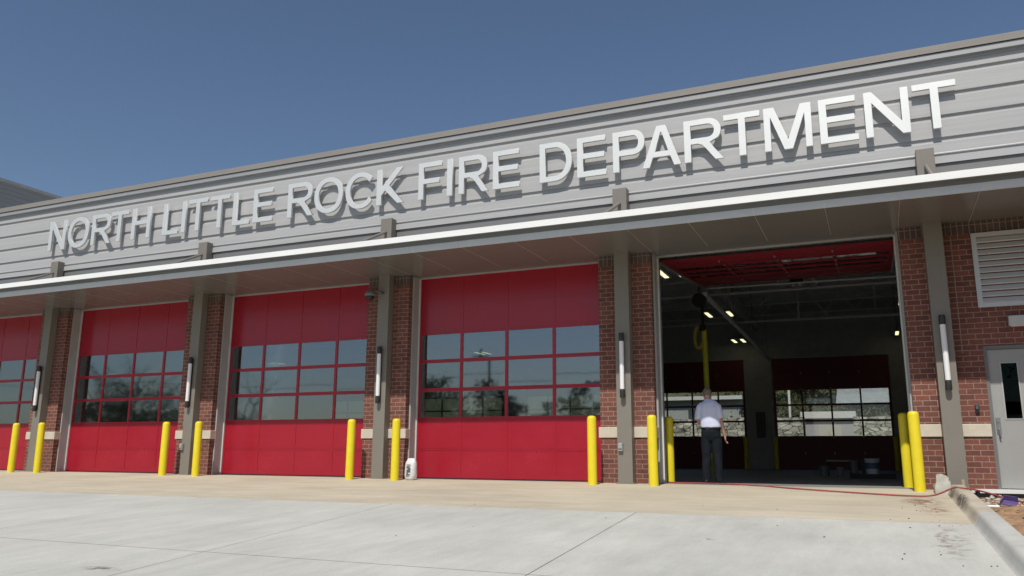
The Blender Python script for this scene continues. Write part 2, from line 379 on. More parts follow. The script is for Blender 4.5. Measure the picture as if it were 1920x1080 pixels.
# one sectional overhead door: red rails, stiles and solid panels, twelve panes
def make_door():
    w = 4.214; bm = bmesh.new(); sec = .6155
    d = .045
    xs = [0, w/4, w/2, 3*w/4, w]
    for s in range(7):
        z0 = s*sec+(.02 if s == 0 else .002); z1 = (s+1)*sec-.003
        glass = 2 <= s <= 4
        rb = .075 if s in (0,) else .036
        box(bm, 0, w, 0, d, z0, z0+rb); box(bm, 0, w, 0, d, z1-.034, z1)
        box(bm, .0, .075, .0, d, z0+rb, z1-.034); box(bm, w-.075, w, .0, d, z0+rb, z1-.034)
        for i in (1,2,3): box(bm, xs[i]-.032, xs[i]+.032, 0, d, z0+rb, z1-.034)
        if not glass:
            for i in range(4):
                a = xs[i]+(.075 if i == 0 else .032); b = xs[i+1]-(.075 if i == 3 else .032)
                box(bm, a, b, .007, d-.008, z0+rb, z1-.034)
        # recessed joint filler between sections
        if s: box(bm, .002, w-.002, .008, d-.008, s*sec-.0035, s*sec+.0025)
    door = link('overhead_door', bm, RED)
    for s in (2,3,4):
        for i in range(4):
            a = xs[i]+(.075 if i == 0 else .032); b = xs[i+1]-(.075 if i == 3 else .032)
            bm = BX(a+.001, b-.001, .018, .024, s*sec+.0385, (s+1)*sec-.0375)
            link('window_pane', bm, GLASS, door)
    bm = bmesh.new()
    for i in (1,2,3): box(bm, xs[i]-.012, xs[i]+.012, d+.001, d+.03, .56, .66)
    for s in range(1, 7):
        for i in (1,2,3): box(bm, xs[i]-.018, xs[i]+.018, d+.0005, d+.006, s*sec-.05, s*sec+.05)
    link('hinges', bm, STEEL, door)
    bm = BX(.01, w-.01, .01, d-.005, -.004, .019)
    link('bottom_seal', bm, BLACK, door)
    return door
D0 = make_door()
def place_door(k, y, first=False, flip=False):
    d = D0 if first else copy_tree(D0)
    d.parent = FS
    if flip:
        d.material_slots[0].link = 'OBJECT'; d.material_slots[0].material = REDSHADE
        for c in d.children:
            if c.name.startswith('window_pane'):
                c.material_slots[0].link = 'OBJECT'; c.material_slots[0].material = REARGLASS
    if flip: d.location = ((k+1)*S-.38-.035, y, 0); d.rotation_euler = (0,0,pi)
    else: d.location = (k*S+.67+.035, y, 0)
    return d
place_door(-1, YD, True)
for k in range(0, 3): place_door(k, YD)
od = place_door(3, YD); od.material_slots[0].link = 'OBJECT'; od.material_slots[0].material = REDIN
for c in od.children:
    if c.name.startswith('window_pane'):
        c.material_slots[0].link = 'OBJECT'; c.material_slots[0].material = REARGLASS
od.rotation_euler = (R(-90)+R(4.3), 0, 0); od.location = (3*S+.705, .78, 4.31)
YB = 19.15
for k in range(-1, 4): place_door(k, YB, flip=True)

# tracks of the open bay
for k in (3,):
    for xx, sg in ((k*S+.70,1), ((k+1)*S-.41,-1)):
        bm = bmesh.new()
        box(bm, xx-.03, xx+.03, YD+.07, YD+.11, 0, 4.2)
        tube(bm, [(xx-sg*.035, .8, 4.26),(xx-sg*.035, 5.2, 4.59)], .03, 6)
        tube(bm, [(xx-sg*.06, 4.9, 4.6),(xx-sg*.06, 4.9, 6.4)], .022, 5)
        tube(bm, [(xx-sg*.06, 2.6, 4.45),(xx-sg*.06, 2.6, 6.4)], .022, 5)
        part('door_track', bm, STEEL)
part('torsion_shaft', tube(bmesh.new(), [(3*S+.6, .86, 4.62),(4*S-.35, .86, 4.62)], .035, 8), STEEL)

# front columns with their ties
def column(k):
    x = k*S
    bm = BX(x, x+.28, 0, BR-.002, 0, 5.61); bev(bm, .006, 2)
    c = part('column', bm, TAUPE)
    if k >= 0:
        bm = bmesh.new()
        tube(bm, [(x+.14,.0,5.30),(x+.14,-1.62,4.50)], .03, 6)
        part('tie_rod', bm, TAUPE, c)
        part('base_plate', BX(x-.03, x+.31, -.03, BR-.003, -.003, .018), TAUPE, c)
for k in range(-1, 5): column(k)

# canopy
cy0, cy1 = -1.64, BR
bm = bmesh.new(); profile_x(bm, [(cy0+.03,4.33),(BR-.002,4.33),(BR-.002,4.39),(cy0+.03,4.39)], X0, X1, True)
joints = [n*S/5+.70 for n in range(-9, 40) if X0 < n*S/5+.70 < X1]
CAN = part('canopy', bm, DKMET)
js = [X0]+joints+[X1]
bm = bmesh.new()
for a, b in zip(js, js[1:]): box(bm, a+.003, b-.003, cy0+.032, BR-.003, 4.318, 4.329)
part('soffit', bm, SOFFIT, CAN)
bm = bmesh.new()
for j in joints: box(bm, j-.0028, j+.0028, cy0+.033, BR-.004, 4.3175, 4.3285)
part('soffit_joint', bm, mat('joint metal', (.45,.44,.42), .4), CAN)
bm = bmesh.new()
for a, b in zip(js, js[1:]): box(bm, a+.004, b-.004, cy0, cy0+.028, 4.288, 4.412)
part('fascia', bm, FASCIA, CAN)
bm = bmesh.new()
for j in joints: box(bm, j-.0035, j+.0035, cy0+.006, cy0+.027, 4.289, 4.411)
part('joint_strip', bm, GUTTER, CAN)
bm = bmesh.new(); profile_x(bm, [(cy0+.02,4.413),(cy0+.02,4.50),(cy0-.13,4.50),(cy0-.13,4.508),(cy0+.5,4.508),(cy0+.5,4.413)], X0, X1, True)
part('fascia_reveal', bm, DKMET, CAN)
bm = bmesh.new(); profile_x(bm, [(cy0-.15,4.472),(cy0-.15,4.582),(cy0-.135,4.588),(cy0-.0,4.57),(cy0-.0,4.545),(cy0-.133,4.545),(cy0-.133,4.472)], X0, X1, True)
part('gutter', bm, GUTTER, CAN)
bm = bmesh.new(); profile_x(bm, [(cy0+.001,4.52),(cy0+.001,4.565),(BR+.02,4.72),(BR+.02,4.60)], X0, X1, True)
part('canopy_roof', bm, STEEL, CAN)

# upper wall: plain strip, ribbed siding, cornice, coping
part('upper_wall', BX(X0, X1, BR+.035, BR+.3, 4.40, 7.10), SIDING)
bm = bmesh.new(); profile_x(bm, [(BR+.03,4.7),(BR+.03,5.378),(BR-.005,5.378)], X0, X1)
part('wall_flashing', bm, mat('flashing grey', (.21,.205,.20), .5, metal=.2, var=.05, stretch=(.2,1,3)))
pts = [(BR-.005,5.379),(BR-.005,5.50),(BR+.02,5.512),(BR+.02,5.54),(BR-.004,5.545),(BR-.004,5.560)]
for zg in (5.765, 6.165, 6.565, 6.965):
    # from below: front skin, small bright lip, deep recess, front skin again
    pts += [(BR, pts[-1][1]+.012), (BR, zg-.014), (BR+.010, zg), (BR+.045, zg+.004), (BR+.045, zg+.074), (BR, zg+.078)]
pts += [(BR, 7.19)]
bm = bmesh.new(); profile_x(bm, pts, X0, X1)
part('siding', bm, SIDING)
bm = bmesh.new(); profile_x(bm, [(BR-.002,7.19),(BR-.03,7.19),(BR-.03,7.235),(BR-.085,7.24),(BR-.085,7.335),(BR-.055,7.365),(BR-.002,7.365)], X0, X1, True)
part('cornice', bm, CORN)
bm = bmesh.new(); profile_x(bm, [(BR-.06,7.366),(BR-.11,7.35),(BR-.115,7.472),(BR-.11,7.478),(BR+.35,7.50),(BR+.35,7.366)], X0, X1, True)
part('coping', bm, COPING)
# building shell
part('roof', BX(X0, X1, BR+.31, 19.6, 6.62, 6.8), DECK)
bm = bmesh.new(); box(bm, X0, 21.6, YD+.35, YD+.4, 4.6, 6.6); 
part('front_inner_wall', BX(X0, 21.6, YD+.03, YD+.09, 4.36, 6.6), CMU)
bm = bmesh.new(); box(bm, X0-.2, X0, BR+.3, 19.6, 0, 6.8)
part('left_wall', bm, CMU)
part('right_wall', BX(21.55, 21.75, YD+.0, 19.4, 0, 6.61), CMU)
# rear wall with door openings
bm = bmesh.new()
for k in range(-1, 5):
    a = (k-1)*S+4.954+0*S; 
    box(bm, k*S-.38, min(k*S+.67, 21.54), YB-.1, YB+.002, 0, 4.31); box(bm, k*S-.42, min(k*S+.712, 21.54), YB+.003, YB+.25, 0, 4.31)
box(bm, X0, -S-.421, YB-.1, YB+.25, 0, 4.31)
box(bm, X0, 21.54, YB-.1, YB+.25, 4.312, 6.61)
part('rear_wall', bm, CMU)
for k in (3, 2, 1):      # conduit panel boxes on the rear piers
    part('panel_box', bev(BX(k*S+.0, k*S+.34, YB-.25, YB-.101, 1.2, 2.2), .01), mat('panel grey', (.10,.105,.11), .5))
# ceiling structure
bm = bmesh.new()
for i in range(90):
    y = 1.2+i*.2
    box(bm, X0, 21.5, y, y+.09, 6.575, 6.618)
part('deck_ribs', bm, DECK)
def joist(y):
    bm = bmesh.new(); zt, zb = 6.52, 5.85
    box(bm, 4, 21.5, y-.04, y+.04, zt, zt+.05); box(bm, 4, 21.5, y-.04, y+.04, zb-.04, zb)
    x = 4; n = 0
    while x < 21.2:
        tube(bm, [(x, y, zb if n % 2 else zt),(x+.55, y, zt if n % 2 else zb)], .014, 5, False); x += .55; n += 1
    return part('roof_joist', bm, JOIST)
for y in (3.2, 5.6, 8.0, 10.4, 12.8, 15.2, 17.6): joist(y)
bm = bmesh.new()
for x in (10.9, 16.2):
    box(bm, x-.09, x+.09, .9, 19.0, 5.45, 5.83)
part('roof_girder', bm, JOIST)
for x in (16.1,): 
    for y in (9.0,): 
        pass
for y in (7.0, 13.0):
    bm = bmesh.new()
    tube(bm, [(17.1,y,5.4),(18.2,y,6.4)], .025, 6); tube(bm, [(18.3,y,4.9),(18.3,y,6.5)], .03, 6); tube(bm, [(19.2,y+1,5.0),(18.3,y+1,6.4)], .02, 6)
    tube(bm, [(16.5,y-.5,4.8),(21.4,y-.5,4.75)], .022, 6); tube(bm, [(20.6,y,5.0),(20.6,y,6.5)], .02, 6)
    part('sway_brace', bm, JOIST)
bm = bmesh.new()
for y in (9.5, 15.0): tube(bm, [(X0+.1,y,5.2),(21.5,y,5.2)], .035, 6)
part('sprinkler_pipe', bm, JOIST)

# taller wing at the far left
bm = bmesh.new()
pp = []
for i in range(20):
    z = 7.0+i*.16; pp += [(z, 0), (z+.13, 0), (z+.14, .02)]
a = [bm.verts.new((-7.98-off, 1.0, z)) for z, off in pp]; b = [bm.verts.new((-7.98-off, 16, z)) for z, off in pp]
for i in range(len(pp)-1): bm.faces.new((a[i], b[i], b[i+1], a[i+1]))
box(bm, -26, -8.01, 1.0, 16, 0, 10.1)
box(bm, -26, -7.85, .9, 16.1, 10.1, 10.19, 1)
part('raised_wing', bm, [mat('wing siding', (.22,.225,.225), .5, metal=.2, var=.08, stretch=(1,.2,3)), DKMET])

# ------------------------------------------------------------ right side: personnel door, louvre, small fittings
bm = bmesh.new(); box(bm, 22.032, 22.082, BR+.02, BR+.16, .024, 2.255); box(bm, 23.068, 23.118, BR+.02, BR+.16, .024, 2.255); box(bm, 22.083, 23.067, BR+.02, BR+.16, 2.195, 2.255)
pdf = part('personnel_door_frame', bm, mat('door frame paint', (.16,.16,.155), .5))
bm = bmesh.new(); a, b, wy = 22.085, 23.065, BR+.05
box(bm, a, 22.255, wy, wy+.045, .035, 2.19); box(bm, 22.475, b, wy, wy+.045, .035, 2.19); box(bm, 22.255, 22.475, wy, wy+.045, .035, 1.10); box(bm, 22.255, 22.475, wy, wy+.045, 1.97, 2.19)
pdr = part('personnel_door', bm, DOORGREY)
bm = bmesh.new()
for (xa, xb, za, zb) in ((22.237,22.257,1.085,1.985),(22.473,22.493,1.085,1.985),(22.257,22.473,1.085,1.102),(22.257,22.473,1.968,1.985)): box(bm, xa, xb, wy-.008, wy+.002, za, zb)
part('window_frame', bm, mat('door trim paint', (.40,.40,.39), .5), pdr)
part('window_pane', BX(22.256, 22.474, wy+.018, wy+.024, 1.10, 1.97), glass_mat('wired glass', .06, (.10,.11,.11)), pdr)
bm = bmesh.new(); box(bm, 22.105, 22.165, wy-.012, wy-.001, .86, 1.12); bev(bm, .004)
tube(bm, [(22.135, wy-.01, .95),(22.135, wy-.05, .93),(22.14, wy-.055, .84),(22.145,wy-.03,.79)], .011, 8); tube(bm, [(22.135,wy-.012,1.06),(22.135,wy-.035,1.06)], .016, 10)
part('handle', bm, mat('brushed nickel', (.42,.42,.42), .3, metal=.9), pdr)
# louvre
bm = bmesh.new(); la, lb, lz0, lz1 = 22.03, 24.3, 2.87, 4.105
for (xa, xb, za, zb) in ((la,la+.075,lz0,lz1),(lb-.075,lb,lz0,lz1),(la+.075,lb-.075,lz0,lz0+.07),(la+.075,lb-.075,lz1-.07,lz1)): box(bm, xa, xb, BR-.035, BR+.0, za, zb)
LV = part('louvre', bm, mat('louvre aluminium', (.52,.53,.53), .45, metal=.2, var=.04))
n = 11
for i in range(n):
    z = lz0+.07+(lz1-lz0-.14)*(i+.5)/n; hh = (lz1-lz0-.14)/n
    bm = bmesh.new(); profile_x(bm, [(BR-.025,z-hh*.52),(BR-.032,z-hh*.36),(BR-.008,z+hh*.30),(BR-.004,z+hh*.34),(BR-.004,z+hh*.22),(BR-.024,z-hh*.42)], la+.076, lb-.076, True)
    part('louvre_blade', bm, MATS['louvre aluminium'], LV)

def thing1(name, bm, m, label, cat, loc=(0,0,0), group=None, **k):
    o = link(name, bm, m, None, loc, **k); return tag(o, label, cat, group)
bm = bev(BX(-.03,.03,-.028,0,-.075,.075), .006, 2)
cr = thing1('card_reader', bm, BLACK, 'small black card reader on the brick left of the grey personnel door', 'card reader', (21.86, BR, 1.255))
link('reader_face', BX(-.02,.02,-.031,-.029,.0,.055), mat('reader face', (.10,.10,.11), .3), cr)
bm = bev(BX(0,.30,-.10,0,-.08,.08), .01, 2)
eb = thing1('emergency_light', bm, mat('fixture grey', (.50,.50,.49), .5), 'pale grey emergency light box on the brick above the personnel door', 'wall light', (22.42, BR, 2.625))
link('lens', BX(.03,.27,-.085,.0,-.088,-.081), TUBE, eb)

# ------------------------------------------------------------ wall sconces on the columns
def sconce(x):
    o = empty('wall_sconce', (x, -.075, 2.145))
    link('lens_tube', lathe(bmesh.new(), [(.0,-.445),(.042,-.445),(.042,.445),(.0,.445)], 20), TUBE, o, ang=40)
    for z0, z1 in ((-.6,-.445),(.445,.6)):
        link('end_cap', lathe(bmesh.new(), [(0,z0),(.044,z0),(.048,z0+.01),(.048,z1-.01),(.044,z1),(0,z1)], 20), BRONZE, o, ang=40)
    bm = BX(-.03,.03,.045,.074,-.57,.57); link('back_plate', bev(bm,.004), BRONZE, o)
    return o
for k, lb_ in enumerate(['tube wall light on the column farthest left, beside the half-cut bay door', 'tube wall light on the second column from the left, above an outlet box', 'tube wall light on the column that carries the security camera', 'tube wall light on the column just left of the open bay', 'tube wall light on the column between the open bay and the grey personnel door']):
    tag(sconce(k*S+.14), 'white '+lb_, 'wall light', 'tube lights on the columns')
def outlet(x, z, lab):
    o = thing1('outlet_box', bev(BX(-.045,.045,-.055,0,-.075,.075), .01, 2), GREYBOX, lab, 'outlet box', (x,-.001,z), 'outlet boxes on the columns')
    link('cover', bev(BX(-.038,.038,-.075,-.056,-.03,.068), .006), GREYBOX, o)
outlet(S+.045, .64, 'small grey weatherproof outlet low on the second column from the left')
outlet(3*S+.07, .65, 'small grey weatherproof outlet low on the column left of the open bay')
# security camera
sc_ = empty('security_camera', (2*S+.02, -.06, 3.86)); tag(sc_, 'black dome security camera bracketed high on the middle column', 'security camera')
link('bracket', tube(bmesh.new(), [(.12,.055,.06),(.12,-.03,.06),(.0,-.06,.10),(-.12,-.07,.10)], .026, 8), mat('camera grey', (.10,.10,.10), .5), sc_, ang=40)
link('housing', lathe(bmesh.new(), [(0,.12),(.06,.12),(.115,.07),(.12,.0),(.11,-.01),(0,-.01)], 20, (-.13,-.08,0)), mat('camera shell', (.16,.16,.16), .4), sc_, ang=50)
link('dome', lathe(bmesh.new(), [(.092,-.012),(.088,-.05),(.055,-.09),(0,-.105)], 20, (-.13,-.08,0)), BLACK, sc_, smooth=True)

# ------------------------------------------------------------ bollards
def bollard():
    b = lathe(bmesh.new(), [(.084,-.12),(.084,1.165),(.080,1.19),(.066,1.212),(.04,1.224),(0,1.228)], 28)
    return link('bollard', b, YEL, ang=60)
B0 = bollard(); first = True
def put_b(x, y, lab, grp='yellow bollards guarding the bay doors', h=1):
    global first
    o = B0 if first else B0.copy()
    if not first: COL.objects.link(o)
    first = False
    o.location = (x, y, gz(y)); o.scale = (1, 1, h); o.rotation_euler = (R(random.uniform(-.4,.4)), R(random.uniform(-.4,.4)), random.uniform(0,6))
    tag(o, lab, 'bollard', grp)
for x, lab, h in [(-.14,'yellow bollard at the far left edge, left of the first column',1.02),(.85,'yellow bollard just right of the first column from the left',1.02),
    (5.13,'yellow bollard left of the second column from the left',1),(6.15,'yellow bollard right of the second column from the left',1),
    (10.345,'yellow bollard left of the column with the security camera',1),(11.44,'yellow bollard right of the column with the security camera, near the white bag',1),
    (15.62,'yellow bollard left of the column beside the open bay',1),(16.745,'yellow bollard in front of the left edge of the open bay',1),
    (20.925,'yellow bollard in front of the right edge of the open bay',1)]:
    put_b(x, -.31, lab, h=h)
put_b(16.73, 1.0, 'shaded yellow bollard just inside the open bay at its left', h=1.01)
put_b(20.81, 1.0, 'shaded yellow bollard just inside the open bay at its right', h=1.02)
for x, w_ in ((15.62,'left of the dark rear pier'),(16.75,'right of the dark rear pier'),(20.93,'at the far right rear corner')):
    put_b(x, 18.5, 'dim yellow bollard at the back of the bay, '+w_)

# ------------------------------------------------------------ sign letters
H_ = .83; ST = .122; BT = .104
def ell(cx, cy, rx, ry, a0, a1, n, p=2.15):
    o = []
    for i in range(n+1):
        a = a0+(a1-a0)*i/n; c, s_ = cos(a), sin(a)
        o.append((cx+rx*math.copysign(abs(c)**(2/p), c), cy+ry*math.copysign(abs(s_)**(2/p), s_)))
    return o
def glyph(ch, w):
    H, t, b = H_, ST, BT
    if ch == 'I': return [[(0,0),(w,0),(w,H),(0,H)]]
    if ch == 'L': return [[(0,0),(w,0),(w,b),(t,b),(t,H),(0,H)]]
    if ch == 'T': c = w/2; return [[(c-t/2,0),(c+t/2,0),(c+t/2,H-b),(w,H-b),(w,H),(0,H),(0,H-b),(c-t/2,H-b)]]
    if ch == 'H': m0, m1 = H*.5-b/2+.02, H*.5+b/2+.02; return [[(0,0),(t,0),(t,m0),(w-t,m0),(w-t,0),(w,0),(w,H),(w-t,H),(w-t,m1),(t,m1),(t,H),(0,H)]]
    if ch == 'E': m0, m1 = H*.5-b/2+.02, H*.5+b/2+.02; return [[(0,0),(w,0),(w,b),(t,b),(t,m0),(w*.93,m0),(w*.93,m1),(t,m1),(t,H-b),(w*.97,H-b),(w*.97,H),(0,H)]]
    if ch == 'F': m0, m1 = H*.48-b/2, H*.48+b/2; return [[(0,0),(t,0),(t,m0),(w*.9,m0),(w*.9,m1),(t,m1),(t,H-b),(w,H-b),(w,H),(0,H)]]
    if ch == 'N': return [[(0,0),(t*.95,0),(t*.95,H*.76),(w-t,0),(w,0),(w,H),(w-t*.95,H),(w-t*.95,H*.25),(t,H),(0,H)]]
    if ch == 'M': c = w/2; e = .07; return [[(0,0),(t*.9,0),(t*.9,H*.80),(c-e,0),(c+e,0),(w-t*.9,H*.80),(w-t*.9,0),(w,0),(w,H),(w-t*1.45,H),(c,H*.21),(t*1.45,H),(0,H)]]
    if ch == 'A': c = w/2; e = .085; s_ = t*1.04
        # legs lean in towards the apex
    if ch == 'A':
        def lx(z): return (c-e)*z/H
        zb0, zb1 = H*.24, H*.24+b
        k = s_*1.06
        return [[(0,0),(k,0),(lx(zb0)+k,zb0),(w-lx(zb0)-k,zb0),(w-k,0),(w,0),(c+e,H),(c-e,H)],
                [(lx(zb1)+k,zb1),(w-lx(zb1)-k,zb1),(c+.012,H-b*1.25),(c-.012,H-b*1.25)]]
    if ch == 'K': return [[(0,0),(t,0),(t,H*.27),(t+.10,H*.27+.105),(w-t*1.25,0),(w,0),(t+.20,H*.27+.215),(w-.03,H),(w-.03-t*1.25,H),(t,H*.27+.175+.0),(t,H),(0,H)]]
    if ch == 'O': return [ell(w/2,H/2,w/2,H/2+.012,0,2*pi,48)[:-1], ell(w/2,H/2,w/2-t*.98,H/2+.012-b,0,2*pi,48)[:-1]]
    if ch == 'C':
        a0 = R(38); cx = w*.52
        o = ell(cx,H/2,w*.52,H/2+.012,a0,2*pi-a0,40); i = ell(cx,H/2,w*.52-t*.98,H/2+.012-b,a0*.85,2*pi-a0*.85,40)
        return [o+i[::-1]]
    if ch == 'D':
        o = [(0,0)]+ell(w*.45,H/2,w*.55,H/2,-pi/2,pi/2,24)+[(0,H)]
        i = [(t,b)]+ell(w*.45,H/2,w*.55-t,H/2-b,-pi/2,pi/2,24)+[(t,H-b)]
        return [o, i]
    z0 = H*.42 if ch == 'R' else H*.39
    zc = (H+z0)/2; ry = (H-z0)/2; rx = w*.36 if ch == 'R' else w*.38; wr = w*.955 if ch == 'R' else w
    cx = wr-rx
    bowl = ell(cx,zc,rx,ry,-pi/2,pi/2,18); hole = [(t,z0+b)]+ell(cx,zc,rx-t,ry-b,-pi/2,pi/2,18)+[(t,H-b)]
    if ch == 'P': return [[(0,0),(t,0),(t,z0)]+bowl+[(0,H)], hole]
    if ch == 'R':
        return [[(0,0),(t,0),(t,z0),(w*.36,z0),(w*.47,z0-.035),(w*.58,z0-.13),(w-t*1.22,0),(w,0),(w*.76,z0-.115),(w*.66,z0+.004)]+bowl[5:]+[(0,H)], hole]
def letter(ch, x0, w, label):
    cu = bpy.data.curves.new('tmp', 'CURVE'); cu.dimensions = '2D'; cu.fill_mode = 'BOTH'; cu.extrude = .024; cu.bevel_depth = .002
    for poly in glyph(ch, w):
        sp = cu.splines.new('POLY'); sp.points.add(len(poly)-1); sp.use_cyclic_u = True
        for p, (x, y) in zip(sp.points, poly): p.co = (x, y, 0, 1)
    t = bpy.data.objects.new('tmp', cu); COL.objects.link(t); bpy.context.view_layer.update()
    me = bpy.data.meshes.new_from_object(t.evaluated_get(bpy.context.evaluated_depsgraph_get())); me.name = 'sign_letter'
    bpy.data.objects.remove(t); bpy.data.curves.remove(cu)
    me.materials.clear(); me.materials.append(LETTER)
    o = bpy.data.objects.new('sign_letter', me); COL.objects.link(o)
    o.location = (x0, .075, 5.958); o.rotation_euler = (R(90), R(random.uniform(-.15,.15)), 0)
    tag(o, label, 'sign letter', 'white metal letters of the sign')
    bm = bmesh.new(); sx = {'T': w/2, 'O': ST/2, 'C': ST/2, 'A': .12}.get(ch, ST/2)
    for z in ((.36,.47) if ch in 'OC' else (.10,) if ch == 'A' else (.2,.63)): tube(bm, [(sx, z, -.03),(sx, z, -.122)], .008, 6)
    link('mounting_stud', bm, STEEL, o)
words = [('NORTH', [(-.29,.66),(.47,.80),(1.39,.73),(2.10,.64),(2.88,.66)]),
 ('LITTLE', [(3.99,.53),(4.635,.125),(4.85,.62),(5.56,.62),(6.31,.53),(6.95,.59)]),
 ('ROCK', [(7.99,.74),(8.765,.80),(9.645,.76),(10.49,.70)]),
 ('FIRE', [(11.575,.575),(12.285,.128),(12.575,.70),(13.385,.61)]),
 ('DEPARTMENT', [(14.45,.70),(15.265,.61),(16.015,.64),(16.61,.75),(17.43,.725),(18.18,.655),(18.905,.82),(19.86,.625),(20.61,.70),(21.38,.665)])]
ordw = ['first','second','third','fourth','fifth','sixth','seventh','eighth','ninth','last']
for wd, ps in words:
    for i, (ch, (x, w)) in enumerate(zip(wd, ps)):
        letter(ch, x, w, 'raised white metal letter %s, %s letter of the word %s' % (ch, 'last' if i == len(wd)-1 else ordw[i], wd))

# ------------------------------------------------------------ lamps hanging inside
def bay_lamp(x, y, z, lab, n=2):
    o = empty('bay_lamp', (x, y, z)); tag(o, lab, 'ceiling light', 'lit lamps under the bay ceiling')
    link('housing', BX(-.30 if n == 2 else -.1,.30 if n == 2 else .1,-.62,.62,.012,.07), STEEL, o)
    for c in ((-.17,.17) if n == 2 else (0,)): link('lens', BX(c-.055,c+.055,-.45,.45,0,.011), LENS, o)
    bm = bmesh.new()
    for yy in (-.5,.5): tube(bm, [(0,yy,.07),(0,yy,6.6-z)], .006, 4)
    link('hanger', bm, STEEL, o)
bay_lamp(15.60, 4.95, 4.93, 'lit double strip lamp seen at the upper left of the open bay')
bay_lamp(16.17, 4.95, 4.93, 'lit single strip lamp beside the dark door track in the open bay', 1)
bay_lamp(15.68, 11.45, 4.93, 'lit single strip lamp deep in the bay, left of the steel rail', 1)
bay_lamp(16.35, 11.5, 4.93, 'lit single strip lamp deep in the bay, touching the top of the steel rail', 1)
bay_lamp(15.62, 18.0, 4.93, 'lit twin strip lamp farthest back, below the steel rail')
bay_lamp(21.28, 11.3, 4.93, 'lit strip lamp at the right edge of the open bay, upper one', 1)
bay_lamp(21.28, 18.0, 4.93, 'lit strip lamp at the right edge of the open bay, lower one', 1)
bay_lamp(4.45, 17.9, 4.93, 'lit twin strip lamp seen through the glass of the door left of the open bay')
bay_lamp(-7.2, 17.9, 4.93, 'lit twin strip lamp seen through the door glass left of the security camera')
# small unlit twin spot
o = empty('twin_spot', (18.75,7.1,4.9)); tag(o, 'dark twin-headed emergency lamp hanging below the raised red door', 'emergency light')
link('body', bev(BX(-.16,.16,-.08,.08,-.02,.12),.01), BLACK, o)
for sx in (-.08,.08): link('lamp_head', lathe(bmesh.new(), [(0,-.03),(.05,-.03),(.06,-.09),(0,-.09)], 12, (sx,0,0)), mat('lamp face',(.55,.53,.48),.4), o)
link('hanger', tube(bmesh.new(), [(0,0,.12),(0,0,1.7)], .01, 5), STEEL, o)

# exhaust extraction rail, reel, hose
rl = empty('exhaust_rail', (16.72, 5.3, 4.3)); tag(rl, 'long round steel exhaust rail running to the back of the open bay', 'exhaust rail')
link('rail', tube(bmesh.new(), [(.0,.0,.12),(0,13.0,-.1)], .065, 12), mat('bright duct', (.6,.6,.6), .35), rl, ang=40)
bm = bmesh.new()
for yy in (.5,4.5,8.5,12.3): tube(bm, [(0,yy,.1),(0,yy,2.3)], .015, 5)
link('hanger', bm, STEEL, rl)
eh = empty('exhaust_hose', (16.70, 5.0, 3.45)); tag(eh, 'yellow vehicle exhaust hose hanging from its reel behind the man', 'exhaust hose')
YH = mat('yellow hose', (.50,.48,.03), .55)
def corr(pts, r, n=200):
    P = [Vector(p) for p in pts]; out = []; rr = []
    seg = [(P[i+1]-P[i]).length for i in range(len(P)-1)]; tot = sum(seg)
    for i in range(n):
        d = tot*i/(n-1); j = 0
        while j < len(seg)-1 and d > seg[j]: d -= seg[j]; j += 1
        out.append(P[j].lerp(P[j+1], min(1, d/seg[j]))); rr.append(r*(1+.06*(i % 2)))
    return tube(bmesh.new(), out, rr, 12)
link('hose', corr([(.03,0,.02),(.04,0,-1.5),(.05,0,-3.1)], .062), YH, eh, smooth=False)
link('coil', corr([(-.10+.19*sin(a/24*2*pi)*.55, .16*cos(a/24*2*pi)*.3, -.14+.27*cos(a/24*2*pi)) for a in range(25)], .045, 90), mat('worn yellow hose', (.30,.24,.03), .6), eh)
link('nozzle', lathe(bmesh.new(), [(0,-3.35),(.10,-3.35),(.09,-3.1),(.06,-3.0),(0,-3.0)], 14, (.05,0,0)), mat('nozzle rubber', (.25,.23,.03), .6), eh, ang=40)
link('connector', lathe(bmesh.new(), [(0,.0),(.08,.0),(.08,.14),(.04,.2),(.03,.75),(0,.75)], 12, (0,0,0)), BLACK, eh, ang=40)
hr = empty('hose_reel', (16.64, 5.0, 4.22)); tag(hr, 'round black reel hung beside the steel exhaust rail', 'hose reel')
bm = lathe(bmesh.new(), [(0,-.10),(.17,-.10),(.17,-.08),(.11,-.07),(.11,.07),(.17,.08),(.17,.10),(0,.10)], 20)
bmesh.ops.rotate(bm, verts=bm.verts, matrix=Matrix.Rotation(R(90),3,'X'))
link('drum', bm, BLACK, hr, ang=40)
link('bracket', tube(bmesh.new(), [(0,0,.2),(0,0,2.3)], .03, 6), BLACK, hr)

# things standing on the bay floor
def bucket(x, y, z, r, h, m, lab, handle=True):
    b = lathe(bmesh.new(), [(0,0),(r*.86,0),(r*.97,h*.9),(r*1.03,h*.92),(r*1.03,h),(r*.95,h),(r*.93,h*.93),(r*.83,.02),(0,.02)], 20)
    o = link('bucket', b, m, None, (x,y,z), ang=40); tag(o, lab, 'bucket', 'buckets on the bay floor')
    if handle: link('handle', tube(bmesh.new(), [(r*1.04*cos(a), -.02-.06*sin(a), h*.9-.10*sin(a)) for a in [pi*i/12 for i in range(13)]], .004, 5), STEEL, o)
    return o
thing1('floor_board', bev(BX(-.55,.45,-.3,.35,0,.10), .01), mat('dark board', (.05,.045,.04), .8), 'dark low pallet under the large white bucket', 'pallet', (20.25,7.0,0))
wb = bucket(20.20, 7.0, .10, .165, .36, mat('bucket white', (.62,.64,.64), .5), 'large white bucket on a dark pallet at the back right of the open bay')
link('label_patch', tube(bmesh.new(), [(0,0,.12),(0,0,.26)], .161, 20, False), mat('blue label', (.08,.13,.17), .5), wb)
bucket(19.75, 8.4, 0, .10, .40, mat('grey bin', (.22,.22,.21), .6), 'tall grey bin beside the folding stool on the bay floor', False)
